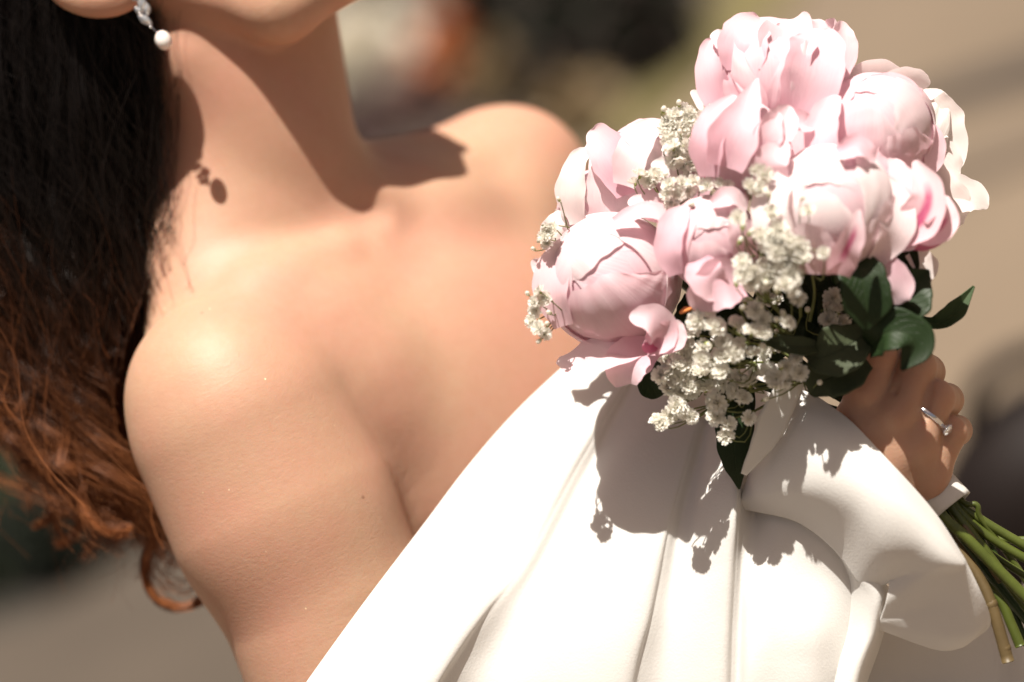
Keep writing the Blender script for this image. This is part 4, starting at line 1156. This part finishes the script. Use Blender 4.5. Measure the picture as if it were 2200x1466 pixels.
# ------------------------------------------------------------------ gypsophila
def blossom_mesh(seed, size=1.0, n=(8, 7, 6, 5)):
    g_ = np.random.default_rng(seed)
    V, F, fm, UV = [], [], [], []
    for li, cnt in enumerate(n):
        tilt = [1.45, 1.05, .65, .3][li]; ln = [1.0, .92, .78, .6][li]
        for k in range(cnt):
            a = 2 * PI * (k + .5 * (li % 2)) / cnt + g_.normal(0, .12); tl = tilt + g_.normal(0, .13)
            wdt = (.36 - .04 * li) * g_.uniform(.8, 1.2)
            pts = []
            for (s_, w_) in ((0.05, .06), (.55, .75), (.9, 1.0), (1.0, .45)):
                rr = ln * s_ * g_.uniform(.94, 1.06)
                for sg in (-1, 0, 1):
                    ext = rr * (0.9 if (s_ == 1.0 and sg == 0) else 1.0)
                    bend = tl - .35 * s_ + (.12 if sg else 0)
                    x = math.sin(bend) * ext; z = math.cos(bend) * ext
                    y = sg * wdt * w_ * ln
                    pts.append((x * math.cos(a) - y * math.sin(a), x * math.sin(a) + y * math.cos(a), z + .1 * li * 0 + g_.normal(0, .015)))
                    UV.append((sg * .5 + .5, s_))
            o = len(V); V += pts
            for r_ in range(3):
                for c in range(2):
                    F.append((o + r_ * 3 + c, o + r_ * 3 + c + 1, o + r_ * 3 + c + 4, o + r_ * 3 + c + 3)); fm.append(0)
    v, f = sphere_mesh((0, 0, -.12), (.2, .2, .26), 7, 5)
    o = len(V); V += [tuple(p) for p in v]; UV += [(.5, .5)] * len(v)
    for q in f: F.append(tuple(i + o for i in q)); fm.append(1)
    return to_mesh("blossom", np.array(V) * size, F, [M['gyp'], M['gyp_center']], np.array(UV), True, fm)

def bud_mesh():
    v, f = sphere_mesh((0, 0, .25), (.34, .34, .42), 10, 7)
    v2, f2 = sphere_mesh((0, 0, -.05), (.30, .30, .34), 10, 6)
    V, F = merge([(v, f), (v2, f2)])
    return to_mesh("flower_bud", V, F, [M['gyp'], M['gyp_center']], None, True, [0] * len(f) + [1] * len(f2))
BL = [blossom_mesh(300 + i) for i in range(7)]
BUD = bud_mesh()

def sprig(label, origin, spots, depth, r=23, spread=14, tilt=(0, -1, .5), extra_buds=2, seed=0, dens=1):
    g_ = np.random.default_rng(seed + 900)
    o_ = Q(origin)
    root = empty("gypsophila_sprig", WL(o_)); tag(root, label, "baby's breath", "gypsophila sprigs in the bouquet")
    rl = root.location
    parts = []
    hub = o_ * .45 + np.mean([Q((x, y, depth)) for x, y in spots], 0) * .55 + np.array([0, 22, 0])
    parts.append(tube([o_, (o_ + hub) / 2 + np.array([8, 10, 5]), hub], [4.0, 2.6], 6, 12))
    place = []
    for (x, y) in spots:
        for q in range(dens):
            place.append((x + (g_.normal(0, 10) if q else 0), y + (g_.normal(0, 10) if q else 0), depth + g_.uniform(-spread, spread) + 14 * q, r * g_.uniform(.8, 1.12), True))
    for k in range(extra_buds):
        x, y = spots[g_.integers(len(spots))]
        place.append((x + g_.normal(0, 30), y + g_.normal(0, 30), depth + g_.uniform(-spread, spread), r * .8, False))
    for (x, y, d, rr, isb) in place:
        p = Q((x, y, d))
        dirn = np.array(tilt, float) + g_.normal(0, .42, 3)
        dirn /= np.linalg.norm(dirn)
        nrm = DW(dirn)
        M3 = frame(nrm) @ np.array(Matrix.Rotation(g_.uniform(0, 6.28), 3, 'Z'))
        ob = bpy.data.objects.new("blossom" if isb else "flower_bud", BL[g_.integers(len(BL))] if isb else BUD)
        COL.objects.link(ob); ob.parent = root
        mw = Matrix(M3.tolist()).to_4x4() @ Matrix.Scale(rr * S, 4)
        mw.translation = Vector(WL(p)) - rl
        ob.matrix_local = mw
        side = g_.normal(0, 14, 3)
        b_ = p - dirn * rr * .25
        parts.append(tube([hub, (hub * .45 + b_ * .55) + side + np.array([0, 8, -10]), b_ - dirn * 9, b_], [1.9, 1.3, 1.2], 5, 9))
    V, F = merge(parts)
    mk("stalks", WL(V), F, M['gyp_stem'], root)
    return root

sprig("dense white sprig crowning the upper left, beside the topmost peony", (1520, 470, -170), [(1450, 252), (1480, 243), (1508, 258), (1530, 264), (1430, 272), (1462, 280), (1492, 288), (1515, 285), (1438, 302)], -255, 22, 22, dens=2, seed=1)
sprig("white sprig running down from the dense crown towards the centre", (1530, 490, -170), [(1445, 318), (1470, 315), (1498, 318), (1455, 340), (1480, 345), (1488, 370), (1500, 330)], -275, 21, 18, dens=2, seed=2)
sprig("sunlit sprig over the left white-pink peony", (1500, 520, -180), [(1375, 378), (1395, 392), (1365, 395), (1410, 380)], -245, 20, 14, seed=3, extra_buds=1)
sprig("sprig between the middle bud and the upper left peony", (1520, 540, -190), [(1440, 400), (1465, 395), (1490, 390), (1510, 398), (1432, 420), (1456, 418), (1480, 412), (1447, 440)], -290, 20, 16, seed=4, dens=1)
sprig("small sprig on top of the middle bud", (1600, 560, -220), [(1520, 400), (1545, 396), (1565, 402)], -345, 19, 10, seed=5, extra_buds=1)
sprig("sprig left of the largest pale bud", (1650, 600, -220), [(1622, 368), (1640, 376), (1610, 402), (1632, 408), (1648, 424)], -430, 22, 12, seed=6, extra_buds=1)
sprig("blurred pair of blossoms in front of the middle bud", (1660, 640, -230), [(1585, 468), (1658, 460), (1633, 508)], -470, 23, 14, seed=7, extra_buds=3)
sprig("full white sprig hanging before the largest pale bud", (1720, 680, -240), [(1672, 495), (1662, 520), (1695, 520), (1715, 532), (1680, 545), (1705, 556), (1725, 558), (1690, 575), (1668, 500), (1700, 596), (1685, 612)], -475, 24, 20, seed=8, dens=2, extra_buds=5)
sprig("single blossoms standing before the streaked petal", (1740, 690, -240), [(1770, 545), (1736, 456)], -500, 18, 10, seed=9, extra_buds=1)
sprig("creamy sprig below the middle bud", (1690, 720, -240), [(1595, 565), (1618, 583), (1645, 572), (1598, 592), (1635, 606), (1612, 608), (1655, 596)], -440, 22, 18, seed=10, extra_buds=4)
sprig("sprig with round blossoms in the middle of the shaded hollow", (1740, 760, -240), [(1715, 645), (1623, 668), (1640, 690), (1690, 696), (1615, 715), (1640, 716)], -400, 23, 12, seed=11, extra_buds=6)
sprig("sprig next to the orange stamen, right of the lower left bud", (1700, 770, -230), [(1524, 664), (1583, 700), (1535, 704), (1500, 690), (1555, 735), (1575, 760)], -360, 24, 14, seed=12, extra_buds=3)
sprig("pale sprig low in the centre with a lone round bud", (1700, 790, -230), [(1616, 761), (1557, 766), (1588, 748), (1509, 774), (1551, 803)], -345, 23, 12, seed=13, extra_buds=3)
sprig("dim sprig hanging down left, above the bodice", (1640, 790, -220), [(1440, 765), (1455, 785), (1476, 792), (1440, 800), (1460, 812), (1480, 830), (1443, 829), (1462, 845), (1450, 875), (1432, 780), (1470, 760)], -265, 23, 18, seed=14, dens=2, extra_buds=4)
sprig("lowest sprig drooping over the bodice with small buds at its tip", (1660, 830, -220), [(1424, 912), (1436, 895), (1483, 896), (1412, 905)], -270, 22, 8, seed=15, extra_buds=2)
sprig("dim sprig over the white dress in the lower middle", (1690, 830, -225), [(1505, 803), (1516, 836), (1553, 825), (1542, 866), (1580, 840), (1608, 826), (1594, 858), (1620, 800), (1575, 815), (1530, 790)], -275, 24, 16, seed=16, dens=1, extra_buds=4)
sprig("pair of dim blossoms before the grey blade", (1690, 850, -225), [(1564, 914), (1560, 938), (1608, 900), (1540, 895)], -270, 22, 10, seed=17, extra_buds=1)
sprig("dim sprig close to the wrist", (1780, 830, -235), [(1712, 772), (1719, 802), (1667, 812), (1690, 790), (1650, 800), (1680, 825), (1667, 832)], -320, 22, 12, seed=18, dens=1, extra_buds=3)
sprig("dark shaded sprig behind the hanging oval leaf", (1820, 780, -230), [(1790, 640), (1775, 665), (1800, 670), (1780, 690), (1810, 695), (1795, 710), (1825, 715)], -290, 22, 10, seed=19, extra_buds=2)
sprig("yellowish sprig on the left edge above the lower left bud", (1290, 560, -60), [(1172, 490), (1186, 507), (1178, 524), (1168, 510), (1190, 492)], -250, 15, 10, seed=20, tilt=(-.5, -1, .3), extra_buds=3)
sprig("small sprig poking out against the skin at the left", (1260, 660, -60), [(1160, 628), (1148, 650), (1152, 668), (1143, 690), (1170, 718), (1172, 642), (1158, 705)], -280, 18, 10, seed=21, tilt=(-.5, -1, .3), extra_buds=4)
sprig("dim sprig under the chin of the lower left bud", (1600, 760, -200), [(1465, 715), (1490, 712), (1480, 740), (1450, 740), (1510, 745)], -275, 22, 10, seed=22, extra_buds=2)
sprig("shaded sprig filling the gap under the creamy one", (1700, 740, -220), [(1640, 640), (1600, 650), (1665, 650), (1660, 745), (1640, 760)], -270, 21, 16, seed=23, extra_buds=5)

# orange stamens between the lower left bud and the middle one
parts = [tube([Q((1462 + k * 3, 672 - k * 3, -300)), Q((1482 + k * 2, 665 - k, -318)), Q((1494 + k, 655 + k * 5, -322))], [4, 2.4], 6, 8) for k in range(4)]
V, F = merge(parts)
tag(mk("stamens", WL(V), F, simple("orange_stamen", (0.62, 0.22, 0.06), .5), base=WP(1462, 672, -300)), "orange stamens peeping out between two pink peony buds", "flower stamens")

# ------------------------------------------------------------------ stems below the fist
def stem(label, pts, r, mat='stem', knots=()):
    root = empty("flower_stem", WP(*pts[0])); tag(root, label, "flower stem", "cut stems below the hand")
    V, F = tube([Q(p) for p in pts], [r * .85, r * 1.0, r * 1.05], 12, 34)
    mk("stalk", WL(V), F, M[mat], root)
    a, b = Q(pts[-2]), Q(pts[-1]); dr = (b - a) / np.linalg.norm(b - a)
    V, F = tube([b - dr * 1.0, b + dr * 1.5], r * .93, 12, 2)
    mk("cut_end", WL(V), F, M['cut'], root)
    for (x, y, d, kr) in knots:
        V, F = sphere_mesh(Q((x, y, d)), (kr, kr, kr * 1.1), 12, 8)
        mk("node", WL(V), F, M[mat], root)
HB = (1960, 960, -140)
stem("thick green stem nearest the dress", [(1930, 905, -160), (2010, 1085, -225), (2085, 1165, -240), (2230, 1310, -245)], 11.6)
stem("brown stem with a knot and a cut lower end", [(1925, 910, -155), (2000, 1095, -205), (2092, 1225, -225), (2130, 1300, -235), (2166, 1422, -240)], 12.5, 'stem_brown', [(2130, 1299, -235, 14), (2159, 1394, -239, 13.5)])
stem("short green stem beside the brown one", [(2090, 1225, -195), (2148, 1290, -210), (2172, 1340, -215), (2192, 1388, -220)], 10.8)
stem("uppermost green stem running to the right edge", [(1955, 920, -140), (2056, 1072, -180), (2110, 1118, -187), (2240, 1195, -195)], 9.5)
stem("green stem second from the top", [(1950, 925, -145), (2046, 1078, -190), (2120, 1150, -195), (2240, 1222, -200)], 9.5)
stem("green stem curving down the middle of the bundle", [(1945, 930, -150), (2040, 1085, -195), (2110, 1175, -205), (2235, 1345, -210)], 10.3, 'stem', [(2166, 1246, -209, 11)])
stem("dark green stem at the back of the bundle", [(1960, 935, -105), (2052, 1085, -150), (2110, 1170, -157), (2205, 1330, -165)], 10.3, 'stem_dark')
stem("dark stem behind the thick green one", [(1950, 940, -115), (2030, 1095, -165), (2105, 1205, -175), (2240, 1375, -180)], 10.3, 'stem_dark')
stem("reddish brown thin stem in the middle of the bundle", [(1950, 930, -140), (2044, 1085, -187), (2090, 1160, -217), (2150, 1250, -221)], 6.9, 'stem_brown')
stem("thin green stem bent outwards under the fist", [(1960, 925, -125), (2058, 1068, -187), (2098, 1085, -197), (2106, 1112, -193), (2150, 1170, -185)], 6.0)

for i_, (ex, ey, d_, lb) in enumerate([(2235, 1320, -150, "thin dark stem at the back, just under the curved middle stem"), (2240, 1262, -140, "thin green stem seen between the two upper stems"), (2215, 1405, -165, "thin dark stem nearest the short stem's cut end"),
        (2240, 1160, -130, "thin stem highest of all, against the dark bag"), (2180, 1350, -120, "thin dark stem rearmost in the bundle, above the white skirt"), (2240, 1300, -110, "thin green stem rearmost at the right edge")]):
    stem(lb, [(1950, 930, -120 - i_ * 6), (2038 + i_ * 4, 1088 - i_ * 4, -165 - i_ * 4), (2100 + i_ * 5, 1180 - i_ * 9, d_), (ex, ey, d_)], 7.5, 'stem' if i_ % 2 else 'stem_dark')
# ribbon cuff round the stems, and the loose ribbon above the knot
def cuff():
    a, b = Q((1996, 1046, -187)), Q((2040, 1096, -203))
    ax = (b - a) / np.linalg.norm(b - a); fr = frame(ax)
    n, m_ = 48, 8
    th = np.arange(n) * 2 * PI / n
    t = np.linspace(0, 1, m_)
    r = 52 + 3 * np.sin(3 * th)[:, None] + 2 * t[None] * np.sin(2 * th[:, None])
    V = a + (b - a) * t[None, :, None] + r[..., None] * (np.cos(th)[:, None, None] * fr[:, 0] + np.sin(th)[:, None, None] * fr[:, 1])
    V = V.reshape(-1, 3)
    o = mk("ribbon", WL(V), gridfaces(n, m_, True), M['ribbon'], base=WL(a))
    md = o.modifiers.new("thickness", 'SOLIDIFY'); md.thickness = .0012
    tag(o, "white ribbon wound round the stems under the little finger", "ribbon", "white ribbons of the bouquet")
cuff()
def ribbon_strip(name, label, cat, pts, widths, mat, facing=(0, -1, .1), cup=.05, seed=0):
    V, F, uv = strip_petal(pts, widths, facing, cup, 0, .02, seed, point=0, nu=8, nv=30)
    o = mk(name, V, F, M[mat], uv=uv, base=WP(*pts[0]))
    md = o.modifiers.new("thickness", 'SOLIDIFY'); md.thickness = .0006
    tag(o, label, cat, "white ribbons of the bouquet" if cat == "ribbon" else None)
ribbon_strip("ribbon", "flat white ribbon hanging from the bouquet beside the wrist", "ribbon", [(1712, 800, -262), (1672, 880, -258), (1640, 950, -250), (1598, 1020, -215)], [24, 32, 26, 6], 'ribbon', facing=(.25, -1, 0))
ribbon_strip("leaf_blade", "long dark pointed blade hanging onto the fold of the dress", "leaf", [(1585, 830, -190), (1578, 920, -200), (1580, 990, -195), (1588, 1052, -180)], [34, 42, 28, 2], 'leaf_dark', seed=3)

# ------------------------------------------------------------------ jewellery
def marquise(parent, c, ln, wd_, ang, tip_):
    """faceted almond-shaped stone"""
    q = Q(c); a = math.radians(ang)
    ux = np.array([math.cos(a), 0.15, -math.sin(a)]); ux /= np.linalg.norm(ux)
    up = np.array([0, -1.0, 0]); up -= ux * up.dot(ux); up /= np.linalg.norm(up)
    vx = np.cross(up, ux)
    n = 12; V = []; F = []
    th = np.arange(n) * 2 * PI / n
    for s_, h in ((1.0, 0), (.62, tip_), (0.3, tip_ * 1.25)):
        for t in th:
            x = math.cos(t); y = math.sin(t) * (1 - .35 * abs(x))
            V.append(q + ux * x * ln * s_ + vx * y * wd_ * s_ + up * h)
    V.append(q - up * tip_); 
    for r_ in range(2):
        for i in range(n):
            j = (i + 1) % n
            F.append((r_ * n + i, r_ * n + j, (r_ + 1) * n + j)); F.append((r_ * n + i, (r_ + 1) * n + j, (r_ + 1) * n + i))
    F.append(tuple(2 * n + i for i in range(n)))
    for i in range(n): F.append((3 * n, (i + 1) % n, i))
    mk("crystal", WL(V), F, M['crystal'], parent, smooth=False)
    # claw setting behind the stone
    ring = [q + ux * math.cos(t) * ln * 1.06 + vx * math.sin(t) * (1 - .35 * abs(math.cos(t))) * wd_ * 1.1 for t in np.linspace(0, 2 * PI, 25)]
    V2, F2 = tube(ring, 1.6, 6, 40); mk("setting", WL(V2), F2, M['silver'], parent)

ear = empty("earring", WP(300, -20, 108)); tag(ear, "drop earring of clear crystals ending in an oval pearl", "earring")
for c, ln, wd_, an in (((293, -34, 104), 15, 8, 70), ((288, -8, 104), 15, 8, 30), ((305, 8, 100), 17, 8.5, 75), ((316, 20, 102), 12, 6, 90), ((298, 22, 104), 10, 6, 35), ((311, 42, 103), 17, 8, 38)):
    marquise(ear, c, ln, wd_, an, 4)
V, F = sphere_mesh(Q((323, 58, 104)), 3.6, 10, 7); mk("bead", WL(V), F, M['silver'], ear)
V, F = tube([Q((322, 48, 104)), Q((326, 57, 104)), Q((331, 64, 104)), Q((338, 70, 104))], 1.2, 6, 12); mk("link", WL(V), F, M['silver'], ear)
fr_ = frame((.35, -.1, -.9))
V, F = sphere_mesh(Q((351, 87, 104)), (18.5, 18.5, 22.5), 32, 20, fr_); mk("pearl", WL(V), F, M['pearl'], ear)

rg = empty("ring", WP(2022, 888, -245)); tag(rg, "silver ring with one small diamond on the ring finger", "ring")
def ring_():
    a, b = np.array((1966, 958, -249.)), np.array((2010, 856, -237.))
    t = .60
    c = Q(a + (b - a) * t); ax = Q(b) - Q(a); ax /= np.linalg.norm(ax)
    ax = ax + np.array([.10, -.0, -.25]); ax /= np.linalg.norm(ax)
    f = frame(ax); R = 42.0 * .955
    n = 64; th = np.arange(n) * 2 * PI / n
    prof = [(-5, 0.3), (-4.6, 2.6), (-1.5, 3.7), (1.5, 3.7), (4.6, 2.6), (5, 0.3), (3, -1.2), (-3, -1.2)]
    V = np.array([[c + (R + h) * (math.cos(t_) * f[:, 0] + math.sin(t_) * f[:, 1]) + ax * w for (w, h) in prof] for t_ in th]).reshape(-1, 3)
    k = len(prof)
    F = [(i * k + j, ((i + 1) % n) * k + j, ((i + 1) % n) * k + (j + 1) % k, i * k + (j + 1) % k) for i in range(n) for j in range(k)]
    mk("band", WL(V), F, M['silver'], rg)
    # the stone sits on the side turned to the right and to the camera
    dr = np.array([.86, -.42, -.28]); dr -= ax * dr.dot(ax); dr /= np.linalg.norm(dr)
    s0 = c + dr * (R + 3)
    fd = frame(dr)
    n = 10; V = []; F = []
    for (r_, h) in ((4.0, 0), (12, 9), (12, 11), (7, 15)):
        for i in range(n):
            a_ = 2 * PI * i / n; V.append(s0 + fd[:, 2] * h + r_ * (math.cos(a_) * fd[:, 0] + math.sin(a_) * fd[:, 1]))
    for q in range(3):
        for i in range(n): F.append((q * n + i, q * n + (i + 1) % n, (q + 1) * n + (i + 1) % n, (q + 1) * n + i))
    F.append(tuple(3 * n + i for i in range(n)))
    mk("diamond", WL(V), F, M['crystal'], rg, smooth=False)
    for i in range(4):
        a_ = PI / 4 + i * PI / 2
        e = math.cos(a_) * fd[:, 0] + math.sin(a_) * fd[:, 1]
        V, F = tube([s0 + e * 4, s0 + fd[:, 2] * 8 + e * 11.5, s0 + fd[:, 2] * 13 + e * 10.5], 1.3, 6, 8); mk("claw", WL(V), F, M['silver'], rg)
ring_()
